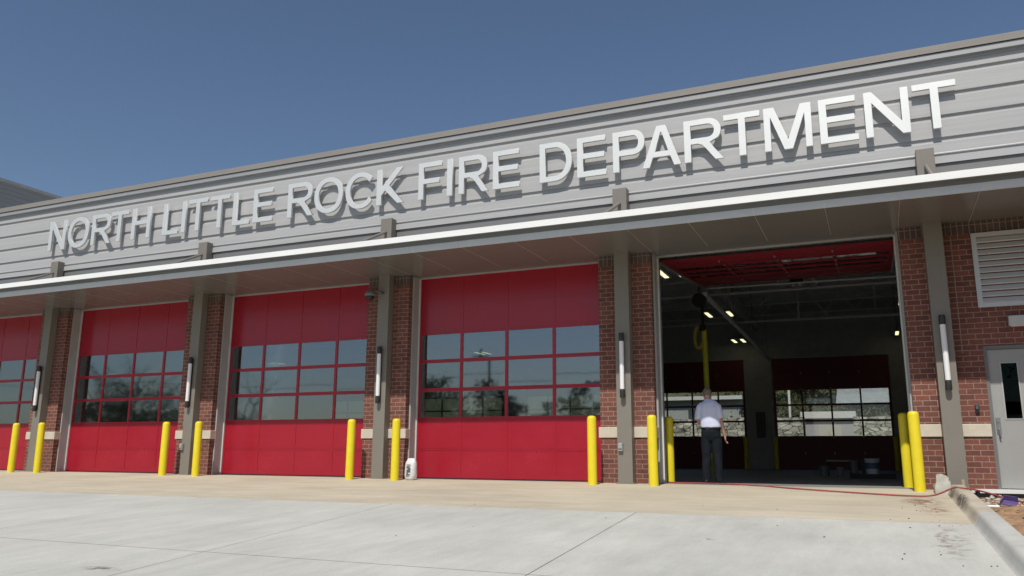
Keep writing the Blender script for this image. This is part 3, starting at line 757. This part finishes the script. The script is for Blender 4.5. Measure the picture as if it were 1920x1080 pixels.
bucket(19.42, 8.4, 0, .09, .24, mat('grey pail', (.25,.26,.26), .6), 'short grey pail under the folding stool')
bucket(19.02, 8.6, 0, .12, .26, mat('dull pail', (.17,.18,.18), .6), 'dull pail left of the folding stool')
bucket(20.02, 8.9, 0, .10, .42, mat('dark pail', (.12,.13,.13), .6), 'dark pail between the grey bin and the white bucket')
st = empty('folding_stool', (19.38,8.8,0)); tag(st, 'low stool with a pale top among the buckets in the bay', 'stool')
link('seat', bev(BX(-.3,.3,-.16,.16,.37,.41),.008), mat('pale board', (.38,.38,.35), .6), st)
for sx in (-.26,.26):
    for sy in (-.12,.12): link('leg', tube(bmesh.new(), [(sx,sy,.37),(sx*1.06,sy*1.2,0)], .014, 6), BLACK, st)

# ------------------------------------------------------------ white bag by the third pier
def bag():
    bm = bmesh.new(); n = 22; rings = []
    for i, (z, rx, ry) in enumerate([(0,.095,.075),(.02,.115,.09),(.10,.125,.095),(.22,.12,.085),(.32,.118,.075),(.36,.11,.055),(.385,.095,.04),(.41,.085,.03),(.425,.06,.02)]):
        ring = []
        for j in range(n):
            a = 2*pi*j/n; k = 1+.09*NZ.noise(Vector((cos(a)*2.2, sin(a)*2.2, z*9)))
            ring.append(bm.verts.new((rx*k*math.copysign(abs(cos(a))**.75,cos(a))+.015*z, ry*k*math.copysign(abs(sin(a))**.75,sin(a)), z)))
        rings.append(ring)
    for a, b in zip(rings, rings[1:]):
        for j in range(n): bm.faces.new((a[j], a[(j+1)%n], b[(j+1)%n], b[j]))
    bm.faces.new(rings[0][::-1]); bm.faces.new(rings[-1])
    return bm
bg_ = thing1('bag', bag(), mat('white bag plastic', (.66,.66,.66), .35, var=.12, vscale=14, bump=.5, bscale=25), 'crumpled white plastic bag with dark print standing at the door corner', 'bag', (11.70,-.12,-.006), smooth=True)
bm = bmesh.new()
for i, (xa, xb) in enumerate(((-.05,.02),(-.045,.045),(-.05,.0),(-.04,.05),(-.05,.035),(-.02,.05),(-.05,.04),(-.045,.01),(-.04,.045))): box(bm, xa, xb, -.101, -.094, .07+.027*i, .084+.027*i)
link('print', bm, mat('bag print', (.06,.06,.065), .5), bg_)

# ------------------------------------------------------------ red air hose
def smooth_path(P, n=12):
    P = [Vector(p) for p in P]; o = []
    for i in range(len(P)-1):
        p0, p1, p2, p3 = P[max(i-1,0)], P[i], P[i+1], P[min(i+2,len(P)-1)]
        for k in range(n):
            t = k/n; o.append(.5*((2*p1)+(p2-p0)*t+(2*p0-5*p1+4*p2-p3)*t*t+(3*p1-p0-3*p2+p3)*t*t*t))
    o.append(P[-1]); return o
def on(x, y, dz=.012): return (x, y, gz(y)+dz)
hp = [on(16.5,1.3), on(16.8,.80), on(17.49,.62), on(18.22,.25), on(19.18,-.46), on(19.98,-.9), on(20.71,-1.21), (21.05,-1.32,-.03), (21.30,-1.42,.08), (21.40,-1.45,.085), (21.62,-1.30,.05), (21.86,-1.05,-.02), (22.1,-1.1,-.09), (22.6,-1.5,-.12),(24,-2.2,-.1)]
hose = thing1('air_hose', tube(bmesh.new(), smooth_path(hp), .0115, 8), mat('red rubber hose', (.33,.07,.07), .5), 'thin dark red hose lying across the bay threshold and over the kerb', 'hose', smooth=True)

# ------------------------------------------------------------ bits by the kerb end
def rock(name, loc, s, m, lab, cat, seed=1, grp=None):
    bm = bmesh.new(); bmesh.ops.create_icosphere(bm, subdivisions=3, radius=1)
    for v in bm.verts:
        p = v.co.copy(); d = NZ.fractal(p*1.3+Vector((seed*3.1,0,0)),1,2,4)*.35
        v.co = Vector((p.x*s[0], p.y*s[1], p.z*s[2]))*(1+d)
    return thing1(name, bm, m, lab, cat, loc, grp, ang=35)
bm = bmesh.new(); box(bm, -.12,.10,-.2,.12,-.1,.26); bmesh.ops.subdivide_edges(bm, edges=bm.edges, cuts=5, use_grid_fill=True)
for v in bm.verts:
    k = (v.co.z+.1)/.36; v.co.x *= 1.05-.35*k*k; v.co.y *= 1.1-.4*k*k
    v.co += v.co.normalized()*NZ.fractal(v.co*9,1,2,4)*.05
    if v.co.z > .18: v.co.z -= .9*max(0,v.co.x+.0)*.6+max(0,-v.co.x-.03)*.5
thing1('kerb_stump', bm, mat('weathered concrete', (.44,.42,.36), .9, var=.2, vscale=6, bump=.6), 'rough rounded concrete stump where the kerb meets the brick', 'concrete block', (21.24,-.42,-.02), ang=40)
thing1('wooden_stake', bev(BX(-.022,.022,-.012,.012,-.15,.20),.003), mat('raw wood', (.42,.33,.22), .8, var=.15, stretch=(8,8,1)), 'short wooden stake at the foot of the right-hand column', 'stake', (21.52,-.3,-.03))
link_ = thing1('pipe_stub', tube(bmesh.new(), [(0,0,-.15),(0.01,0,.02),(0,0,.06)], [.03,.03,.038], 12), BLACK, 'black pipe stub standing against the white wall ledge', 'pipe', (21.72,-.02,-.06), ang=40)
pp_ = thing1('white_pipe', tube(bmesh.new(), [(-.13,0,0),(-.03,.0,0),(-.029,0,0),(.13,0,.0)], [.018,.018,.021,.021], 12), WHITE, 'short white plastic pipe lying on the soil by the kerb', 'pipe', (21.66,-1.95,-.13), ang=40)
pp_.rotation_euler = (0,0,R(-15))
bm = bmesh.new(); box(bm, -.09,.09,-.07,.07,0,.010); 
box(bm, -.09,.09,.060,.07,.010,.08); box(bm, -.09,-.08,-.07,.060,.010,.05)
pu = thing1('purple_carton', bm, mat('purple card', (.11,.07,.20), .9, var=.3, vscale=9), 'crushed purple carton on the soil beside the kerb', 'carton', (21.95,-1.55,-.105)); pu.rotation_euler = (R(22),R(8),R(-25))
DEB = mat('mortar rubble', (.50,.47,.42), .9, var=.2, vscale=10); DK = mat('dark clod', (.16,.09,.055), .95)
bm = bmesh.new()
for i in range(520):
    near = i < 260
    x = random.uniform(21.56,22.7) if near else random.uniform(21.53,24); y = random.gauss(-.95,.35) if near else random.uniform(-7,-1)
    s = random.uniform(.006,.028)*(1.2 if near else .9)
    M4 = Matrix.Translation((x, min(y,-.15), gz(min(y,-.15))-.078+.02*min(1,(x-21.5)/.5))) @ Matrix.Rotation(random.uniform(0,6),4,'Z') @ Matrix.Diagonal((s*random.uniform(.7,1.8), s, s*.6, 1))
    r_ = bmesh.ops.create_icosphere(bm, subdivisions=1, radius=1, matrix=M4)
    mi = 0 if (near and random.random() < .65) else 1 if random.random() < .6 else 2
    for v in r_['verts']:
        for f in v.link_faces: f.material_index = mi
deb = link('rubble', bm, [DEB, DIRT, DK]); tag(deb, 'scattered mortar crumbs and clods on the soil beside the kerb', 'rubble', kind='stuff')
bm = bmesh.new()
for i in range(46):
    x = random.gauss(20.9,.25) if i < 34 else random.uniform(12,21); y = random.uniform(-7.5,-1.5) if i < 55 else random.uniform(-9,-4.4)
    if x > 21.2: continue
    s = random.uniform(.003,.009)
    bmesh.ops.create_icosphere(bm, subdivisions=1, radius=1, matrix=Matrix.Translation((x,y,gz(y)+.002))@Matrix.Rotation(random.uniform(0,6),4,'Z')@Matrix.Diagonal((s*1.6,s,s*.5,1)))
tag(link('crumbs', bm, DK), 'small dark crumbs of soil scattered on the pale concrete', 'soil crumbs', kind='stuff')

# ------------------------------------------------------------ the man
def loft(bm, secs, n=20):
    """secs: (centre, rx, ry, axis) elliptical sections; rx along X, ry along the in-plane depth"""
    rings = []
    C_ = [Vector(s[0]) for s in secs]
    for i, s in enumerate(secs):
        d = (C_[min(i+1,len(secs)-1)]-C_[max(i-1,0)]).normalized()
        a = Vector((1,0,0)); a = (a-d*a.dot(d))
        if a.length < .2: a = Vector((0,0,1))-d*d.z
        a.normalize(); b = d.cross(a).normalized()
        rings.append([bm.verts.new(C_[i]+a*s[1]*cos(2*pi*j/n)+b*s[2]*sin(2*pi*j/n)) for j in range(n)])
    for r0, r1 in zip(rings, rings[1:]):
        for j in range(n): bm.faces.new((r0[j], r0[(j+1)%n], r1[(j+1)%n], r1[j]))
    bm.faces.new(rings[0][::-1]); bm.faces.new(rings[-1])
def fuse(o, vox, sm=4):
    bm = bmesh.new(); bm.from_mesh(o.data); bmesh.ops.recalc_face_normals(bm, faces=bm.faces); bm.to_mesh(o.data); bm.free()
    r = o.modifiers.new('remesh','REMESH'); r.mode = 'VOXEL'; r.voxel_size = vox; r.use_smooth_shade = True
    s = o.modifiers.new('smooth','SMOOTH'); s.iterations = sm; s.factor = .5
P = empty('person', (17.585,.72,0), R(3)); tag(P, 'man in pale blue polo shirt and dark trousers standing with his back turned', 'person')
SKIN = mat('skin', (.46,.25,.18), .55, var=.06, vscale=20)
bm = bmesh.new()
# torso, legs, arms, neck, head: one fused body
loft(bm, [((0,0,.88),.14,.10),((0,0,1.0),.145,.105),((-.01,0,1.2),.14,.10),((-.02,.01,1.38),.165,.105),((-.03,.02,1.46),.15,.085),((-.035,.035,1.51),.07,.06)])
for sx, fx in ((-1,-.115),(1,.105)):
    loft(bm, [((sx*.08,0,.92),.085,.09),((sx*.09,-.005,.7),.078,.08),((sx*.095,.0,.5),.058,.062),((fx,-.02,.35),.055,.06),((fx,-.01,.1),.038,.042),((fx,0,.05),.04,.05)])
loft(bm, [((-.04,.03,1.48),.062,.058),((-.045,.045,1.57),.055,.055)])
loft(bm, [((-.05,.085,1.525),.035,.035),((-.05,.08,1.545),.062,.075),((-.05,.07,1.59),.074,.09),((-.05,.06,1.65),.078,.098),((-.05,.055,1.70),.07,.088),((-.05,.055,1.735),.042,.055),((-.05,.055,1.748),.012,.016)])
for sx in (-1,1):   # ears
    loft(bm, [((-.05+sx*.074,.065,1.60),.012,.018),((-.05+sx*.084,.06,1.625),.012,.024),((-.05+sx*.084,.06,1.655),.01,.022)])
loft(bm, [((-.05,.165,1.60),.014,.014),((-.05,.172,1.585),.017,.016),((-.05,.155,1.575),.014,.012)])   # nose
# right arm hanging
loft(bm, [((.11,.01,1.42),.05,.055),((.15,.0,1.34),.048,.052),((.175,-.01,1.18),.042,.045),((.19,.0,1.08),.039,.042),((.212,.03,.98),.036,.036),((.232,.055,.87),.026,.03)])
# left arm bent in front
loft(bm, [((-.16,.01,1.41),.05,.055),((-.20,.0,1.33),.048,.052),((-.215,-.005,1.17),.042,.045),((-.215,.02,1.10),.04,.04)])
loft(bm, [((-.215,.0,1.10),.038,.04),((-.17,.12,1.12),.036,.036),((-.12,.22,1.14),.026,.026)])
body = link('body', bm, SKIN, P)
# hands: palm, four fingers, thumb
bmh = bmesh.new()
def hand(bm, base, d, side, spread):
    d = Vector(d).normalized(); s_ = Vector(side).normalized(); nrm = d.cross(s_)
    b = Vector(base)
    loft(bm, [(b-d*.02,.024,.026),(b+d*.02,.02,.034),(b+d*.06,.018,.040),(b+d*.085,.014,.038)])
    for i, (o, L) in enumerate(((-.03,.068),(-.010,.078),(.010,.073),(.029,.058))):
        p0 = b+d*.08+s_*o; p1 = p0+d*L*.4+nrm*.006; p2 = p1+d*L*.3+nrm*.016; p3 = p2+d*L*.2+nrm*.02
        tube(bm, [p0,p1,p2,p3], [.0095,.009,.0085,.006], 8)
    p0 = b+d*.02-s_*.03; tube(bm, [p0, p0-s_*.025+d*.03+nrm*.008, p0-s_*.03+d*.065+nrm*.014], [.012,.011,.008], 8)
hand(bmh, (.234,.062,.865), (.10,.10,-1), (0,1,.1), 0)
hand(bmh, (-.11,.235,1.145), (.9,.5,.05), (0,-.1,1), 0)
me = body.data; b2 = bmesh.new(); b2.from_mesh(me); tm = bpy.data.meshes.new('t'); bmh.to_mesh(tm); b2.from_mesh(tm); b2.to_mesh(me); b2.free(); bmh.free()
fuse(body, .0075, 2)
bm = bmesh.new()   # hair: short grey cap over back and sides
loft(bm, [((-.05,.012,1.575),.05,.034),((-.05,.028,1.60),.074,.072),((-.05,.04,1.65),.084,.094),((-.05,.045,1.70),.077,.090),((-.05,.048,1.738),.052,.064),((-.05,.048,1.760),.016,.02)])
hair = link('hair', bm, mat('grey brown hair', (.17,.135,.105), .8, var=.3, vscale=60, bump=1, bscale=90), P); fuse(hair, .008, 1)
bm = bmesh.new()   # polo shirt
loft(bm, [((.0,-.005,.995),.168,.125),((0,-.01,1.03),.185,.142),((-.005,-.01,1.12),.185,.140),((-.012,-.005,1.25),.185,.135),((-.02,.0,1.36),.195,.135),((-.025,.01,1.43),.185,.12),((-.03,.022,1.475),.15,.095),((-.038,.03,1.51),.078,.072),((-.04,.035,1.53),.066,.064)])
loft(bm, [((.09,.005,1.45),.05,.06),((.135,.0,1.395),.070,.08),((.16,-.005,1.30),.066,.075),((.178,-.008,1.185),.064,.072),((.179,-.008,1.18),.055,.062)])
loft(bm, [((-.14,.005,1.445),.05,.06),((-.185,.0,1.39),.070,.08),((-.212,.0,1.29),.066,.075),((-.228,.0,1.17),.066,.072),((-.228,.0,1.165),.055,.062)])
SHIRT = mat('pale blue polo', (.60,.63,.80), .85, var=.04, bump=.8, bscale=7)
for v in bm.verts: v.co += Vector((NZ.noise(v.co*9), NZ.noise(v.co*9+Vector((5,0,0))), 0))*.010
shirt = link('shirt', bm, SHIRT, P); fuse(shirt, .010, 2)
link('collar', tube(bmesh.new(), [(-.04+.066*cos(a), .034+.062*sin(a), 1.528+.012*sin(a)) for a in [2*pi*i/20 for i in range(21)]], .012, 8), SHIRT, P, smooth=True)
bm = bmesh.new()   # trousers
loft(bm, [((0,0,.78),.15,.115),((0,-.005,.85),.178,.135),((0,-.008,.93),.176,.135),((0,-.004,1.015),.168,.124)])
for sx, fx in ((-1,-.115),(1,.105)):
    loft(bm, [((sx*.075,0,.90),.095,.115),((sx*.088,-.003,.74),.096,.105),((sx*.097,.0,.55),.086,.09),((sx*.10,.0,.45),.08,.086),((fx,-.012,.28),.074,.082),((fx,-.012,.12),.068,.082),((fx,.0,.045),.068,.088),((fx,.0,.035),.06,.08)])
for v in bm.verts: v.co += Vector((NZ.noise(v.co*8+Vector((9,0,0))), NZ.noise(v.co*8), 0))*.024
tr = link('trousers', bm, mat('charcoal trousers', (.010,.013,.017), .9, spec=.15, var=.15, vscale=5, bump=.8, bscale=9), P); fuse(tr, .010, 2)
link('belt', tube(bmesh.new(), [(.174*cos(a), -.004+.130*sin(a), 1.005) for a in [2*pi*i/28 for i in range(29)]], .017, 8), BLACK, P, smooth=True)
for fx in (-.115,.105):
    bm = bmesh.new(); loft(bm, [((fx,-.085,.035),.03,.03),((fx,-.06,.045),.043,.042),((fx,.0,.055),.046,.05),((fx,.09,.04),.05,.036),((fx,.17,.03),.045,.026),((fx,.205,.022),.022,.016)])
    s_ = link('shoe', bm, BLACK, P); fuse(s_, .008, 1)

# ------------------------------------------------------------ vegetation
BARK = mat('bark', (.12,.10,.08), .9, var=.25, vscale=8, bump=.6)
LEAF = mat('spring leaves', (.11,.14,.035), .7, var=.35, vscale=1.5); LEAF2 = mat('dark leaves', (.045,.07,.022), .7, var=.35, vscale=1.2)
def tree(x, y, z, h, leafm, dens, lab, grp, seed, spread=.5, ls=1):
    rnd = random.Random(seed); bm = bmesh.new(); tips = []
    def br(p, d, L, r, lev):
        n = 4; pts = [p]; rr = [r]
        for i in range(n):
            d = (d+Vector((rnd.gauss(0,.12),rnd.gauss(0,.12),rnd.gauss(.03,.06)))).normalized(); p = p+d*L/n; pts.append(p); rr.append(r*(1-.55*(i+1)/n))
        tube(bm, pts, rr, 6 if lev < 2 else 4, False)
        if lev >= 2: tips.extend(pts[1:])
        if lev < 4:
            for k in range(3 if lev else 5):
                q_ = pts[-1] if k == 0 else pts[rnd.randint(2,4)]
                a = rnd.uniform(0,2*pi); dd = (d*(.7)+Vector((cos(a),sin(a),rnd.uniform(.0,.5)))*spread*1.3).normalized()
                br(q_, dd, L*rnd.uniform(.55,.78), r*.5, lev+1)
    br(Vector((0,0,-.2)), Vector((0,0,1)), h*.34, h*.022, 0)
    o = empty('tree', (x,y,z)); tag(o, lab, 'tree', grp)
    link('trunk', bm, BARK, o)
    if dens:
        bm = bmesh.new()
        for t in tips:
            for k in range(dens*2):
                c = t+Vector((rnd.gauss(0,.3),rnd.gauss(0,.3),rnd.gauss(0,.25)))*(h/9); s_ = rnd.uniform(.06,.13)*(h/9)*ls
                a = Vector((rnd.gauss(0,1),rnd.gauss(0,1),rnd.gauss(0,1))).normalized(); b = a.orthogonal().normalized()*s_; c2 = a.cross(b)
                bm.faces.new([bm.verts.new(c+v) for v in (b,c2*.7,-b,-c2*.7)])
        link('crown', bm, leafm, o)
    return o
# behind the building
zr = lambda y: gy(y)
T = [(19.5,38,7,LEAF,5,'light green tree on the slope seen through the middle rear panes',1),(16.6,36,6,LEAF2,6,'dark tree on the slope seen through the left rear panes of the right door',2),
     (22.5,40,7,LEAF,2,'thin half-bare tree on the slope at the right rear pane',3),(18.2,44,8,LEAF2,6,'dark green tree high on the rear slope',4),(21.2,46,8,LEAF2,5,'tall grey green tree at the back of the slope',5),
     (12.8,45,8,LEAF,1,'bare tree behind the grey shed roof',6),(15.0,48,8,LEAF2,5,'dark tree far behind the steel shed',8)]
for x, y, h, lm, dn, lab, sd_ in T: tree(x, y, zr(y), h, lm, dn, lab, 'trees on the slope behind the station', sd_, .6, 1.9)
# rear retaining wall of pale limestone, two stretches
def stonewall(xa, xb, lab):
    M = MATS.get('limestone')
    if not M:
        M = bpy.data.materials.new('limestone'); M.use_nodes = True; t = M.node_tree; b = t.nodes['Principled BSDF']; L = t.links.new; b.inputs['Roughness'].default_value = .9
        tc = t.nodes.new('ShaderNodeTexCoord'); mp = t.nodes.new('ShaderNodeMapping'); mp.inputs['Scale'].default_value = (2.7,.3,6.0); L(tc.outputs['Object'], mp.inputs['Vector'])
        v = t.nodes.new('ShaderNodeTexVoronoi'); v.feature = 'DISTANCE_TO_EDGE'; v.inputs['Scale'].default_value = 1; v.inputs['Randomness'].default_value = .75; L(mp.outputs[0], v.inputs['Vector'])
        vc = t.nodes.new('ShaderNodeTexVoronoi'); vc.inputs['Scale'].default_value = 1; vc.inputs['Randomness'].default_value = .75; L(mp.outputs[0], vc.inputs['Vector'])
        bw_ = t.nodes.new('ShaderNodeSeparateXYZ'); L(vc.outputs['Color'], bw_.inputs[0])
        cr_ = t.nodes.new('ShaderNodeMix'); cr_.data_type = 'RGBA'; cr_.inputs[6].default_value = (.30,.29,.25,1); cr_.inputs[7].default_value = (.60,.58,.50,1); L(bw_.outputs[0], cr_.inputs[0])
        ed = t.nodes.new('ShaderNodeMapRange'); ed.inputs['From Min'].default_value = .015; ed.inputs['From Max'].default_value = .07; L(v.outputs['Distance'], ed.inputs['Value'])
        mm = t.nodes.new('ShaderNodeMix'); mm.data_type = 'RGBA'; mm.inputs[6].default_value = (.06,.055,.045,1); L(ed.outputs[0], mm.inputs[0]); L(cr_.outputs[2], mm.inputs[7]); L(mm.outputs[2], b.inputs['Base Color'])
    MATS['limestone'] = M
    bm = bmesh.new(); box(bm, xa, xb, 26.5, 27.1, -.1, 2.32); bmesh.ops.subdivide_edges(bm, edges=[e for e in bm.edges if abs(e.verts[0].co.x-e.verts[1].co.x) > .1], cuts=int((xb-xa)*5))
    bmesh.ops.subdivide_edges(bm, edges=[e for e in bm.edges if abs(e.verts[0].co.z-e.verts[1].co.z) > 1], cuts=12)
    for v in bm.verts:
        if v.co.y < 26.6: v.co.y += NZ.noise(v.co*3)*.10
        if v.co.z > 2.2: v.co.z += NZ.noise(v.co*1.5)*.06
    o = thing1('retaining_wall', bm, M, lab, 'retaining wall', (0,0,0), 'limestone walls behind the station')
stonewall(4, 17.2, 'pale limestone retaining wall left of the grey shed behind the station')
stonewall(19.35, 30, 'pale limestone retaining wall right of the grey shed behind the station')
sh = empty('shed', (18.3,27.8,0)); tag(sh, 'low grey shed with a white roof edge between the limestone walls', 'shed')
link('wall', BX(-1.2,1.05,0,3,0,2.15), mat('shed grey', (.42,.41,.43), .7, var=.06), sh)
link('roof_edge', BX(-1.35,1.15,-.15,3.1,2.30,2.62), mat('shed trim', (.68,.66,.63), .6), sh)
link('door', BX(-.55,.45,-.03,-.002,0,1.95), mat('shed door', (.50,.48,.42), .6), sh)
link('eave', BX(-1.3,1.1,-.1,3.05,2.15,2.299), mat('shed eave', (.20,.19,.21), .6), sh)
bl = empty('metal_shed', (12.2,31,.9)); tag(bl, 'grey corrugated metal building seen through the left rear door panes', 'building')
bm = bmesh.new()
for i in range(40): box(bm, -3+i*.11,-2.94+i*.11,-.03,0,0,2.6)
link('corrugation', bm, mat('corrugated grey', (.40,.41,.40), .6), bl)
link('wall', BX(-3.02,1.42,.001,4,0,2.6), MATS['corrugated grey'], bl); link('roof', BX(-3.2,1.6,-.4,4.2,2.6,2.8), mat('shed white', (.62,.62,.6), .5), bl)
link('dark_opening', BX(-1.4,-.3,-.06,-.031,0,2.1), mat('shed opening', (.05,.055,.06), .6), bl)
hs = empty('rear_house', (22,33,1.5)); tag(hs, 'low house with a pale grey roof on the rear slope', 'house')
link('wall', BX(-3.2,6,0,6,-.5,1.7), mat('house grey', (.14,.15,.14), .8, var=.3, vscale=4), hs)
bm = bmesh.new(); profile_x(bm, [(-.6,1.7),(3,3.1),(6.6,1.7)], -3.6, 6.4, True); link('roof', bm, mat('pale shingle', (.30,.32,.33), .8, var=.15), hs)
rnd = random.Random(11)
def scrub(name, xa, xb, ya, yb, h0, h1, n, m, lab):
    bm = bmesh.new()
    for i in range(n):
        cx_ = rnd.uniform(xa,xb); cy_ = rnd.uniform(ya,yb); hh = rnd.uniform(h0,h1); zb = gy(cy_)
        for k in range(230):
            a = rnd.uniform(0,2*pi); rr_ = rnd.random()**.5*hh*.55
            c = Vector((cx_+rr_*cos(a), cy_+rr_*sin(a), zb+rnd.random()*hh*(1-.3*rr_/hh))); s_ = rnd.uniform(.05,.13)
            a = Vector((rnd.gauss(0,1),rnd.gauss(0,1),rnd.gauss(0,1))).normalized(); b = a.orthogonal().normalized()*s_; c2 = a.cross(b)
            bm.faces.new([bm.verts.new(c+v) for v in (b,c2*.6,-b,-c2*.6)])
    tag(link(name, bm, m), lab, name.replace('_',' '), kind='stuff')
scrub('undergrowth', 9, 24, 31.2, 32.6, .8, 1.7, 40, mat('dull undergrowth', (.085,.085,.05), .9, var=.5, vscale=1.2), 'dull brush growing behind the limestone wall and grey shed')
scrub('woodland', 6, 28, 41, 50, 3.0, 6.5, 60, mat('olive woodland', (.085,.10,.035), .9, var=.5, vscale=.5), 'olive green woodland covering the top of the rear slope')
yp = thing1('pole', tube(bmesh.new(), [(0,0,0),(0,0,4)], .06, 10), WHITE, 'thin white pole standing beyond the left rear pane', 'pole', (16.4,28.5,.9))

# across the street (mirrored in the door glass)
gs = -.86
RT = [(-16,-48,9.5,LEAF,3,'leafing tree mirrored in the glass of the door left of the open bay',21),(-57,-52,15,LEAF,0,'large bare tree mirrored in the left part of the second door',22),(-48,-58,14,LEAF,0,'bare tree mirrored in the middle of the second door',23),
      (-70,-58,15,LEAF,1,'tall bare tree mirrored at the left edge of the second door',24),(-42,-46,10,LEAF,1,'green tree mirrored at the left edge of the third door',25),(-64,-50,12,LEAF,0,'spreading bare tree mirrored low in the second door',26),
      (-8,-60,7,LEAF,1,'small tree mirrored in the right half of the fourth door',27),(-2,-55,6,LEAF2,2,'low shrubby tree mirrored near the right edge of the fourth door',28),(-13,-62,5.5,LEAF2,6,'dark round tree mirrored low in the fourth door',29),
      (-52,-62,13,LEAF,0,'thin bare tree mirrored between the trunks of the second door',30)]
for x, y, h, lm, dn, lab, sd_ in RT: tree(x, y, gs, h, lm, dn, lab, 'trees across the street', sd_, .55)
rnd = random.Random(5); bm = bmesh.new()
for xa, xb in ((-30,4),(-90,-57)):
    for i in range(26):
        cx_ = rnd.uniform(xa,xb); hh = rnd.uniform(4.5,8.8); cy_ = -68+rnd.uniform(-2,3)
        for k in range(520):
            a = rnd.uniform(0,2*pi); rr_ = rnd.random()**.5*1.8; z = rnd.random()**.8*hh
            c = Vector((cx_+rr_*cos(a)*(1-.4*z/hh), cy_+rr_*sin(a), z)); s_ = rnd.uniform(.12,.3)
            a = Vector((rnd.gauss(0,1),rnd.gauss(0,1),rnd.gauss(0,1))).normalized(); b = a.orthogonal().normalized()*s_; c2 = a.cross(b)
            bm.faces.new([bm.verts.new(c+v) for v in (b,c2*.7,-b,-c2*.7)])
tl = link('tree_line', bm, mat('winter scrub', (.10,.10,.065), .9, var=.4, vscale=.6), None, (0,0,gs)); tag(tl, 'low line of scrub and trees across the street, mirrored in the door glass', 'tree line', kind='stuff')
up_ = empty('utility_pole', (-6.8,-40,gs)); tag(up_, 'wooden utility pole mirrored in the glass of the door left of the open bay', 'utility pole')
link('post', tube(bmesh.new(), [(0,0,0),(0.1,0,9.0)], [.12,.08], 10), mat('pole wood', (.10,.085,.07), .9), up_)
link('crossarm', BX(-.6,.7,-.05,.05,8.4,8.5), MATS['pole wood'], up_)
def wire(z): return tube(bmesh.new(), [(-60+i*3, 0, z-1.6+1.6*abs((i-18)/18)**2*1.0 if i < 36 else z) for i in range(45)], .02, 4)
link('wire', wire(8.5), BLACK, up_)
h2 = empty('house', (-9,-70,gs)); tag(h2, 'low pale fence-sided house mirrored low in the fourth door', 'house')
link('wall', BX(-5,6,0,6,0,2.7), mat('pale boards', (.45,.46,.45), .8, var=.15, stretch=(6,1,.3)), h2)
bm = bmesh.new(); profile_x(bm, [(-.5,2.7),(3,4.6),(6.5,2.7)], -5.4, 6.4, True); link('roof', bm, mat('dark shingle', (.07,.07,.07), .9), h2)
h3 = empty('parked_truck', (-36,-36,gs)); tag(h3, 'pale vehicle mirrored low in the second door', 'truck')
link('body', bev(BX(-3,3,-1.1,1.1,.5,1.25), .12, 3), mat('silver paint', (.45,.46,.47), .3, coat=.5), h3)
link('cab', bev(BX(-1.1,.9,-1.0,1.0,1.25,1.95), .15, 3), mat('dark cab glass', (.05,.05,.05), .1), h3)
for wx in (-1.9,1.9):
    for wy_ in (-1.02,1.02):
        bm = tube(bmesh.new(), [(wx,wy_-.12,.4),(wx,wy_+.12,.4)], .4, 18); link('wheel', bm, BLACK, h3)
print('objects', len(bpy.data.objects), 'polys', sum(len(o.data.polygons) for o in bpy.data.objects if o.type == 'MESH'))
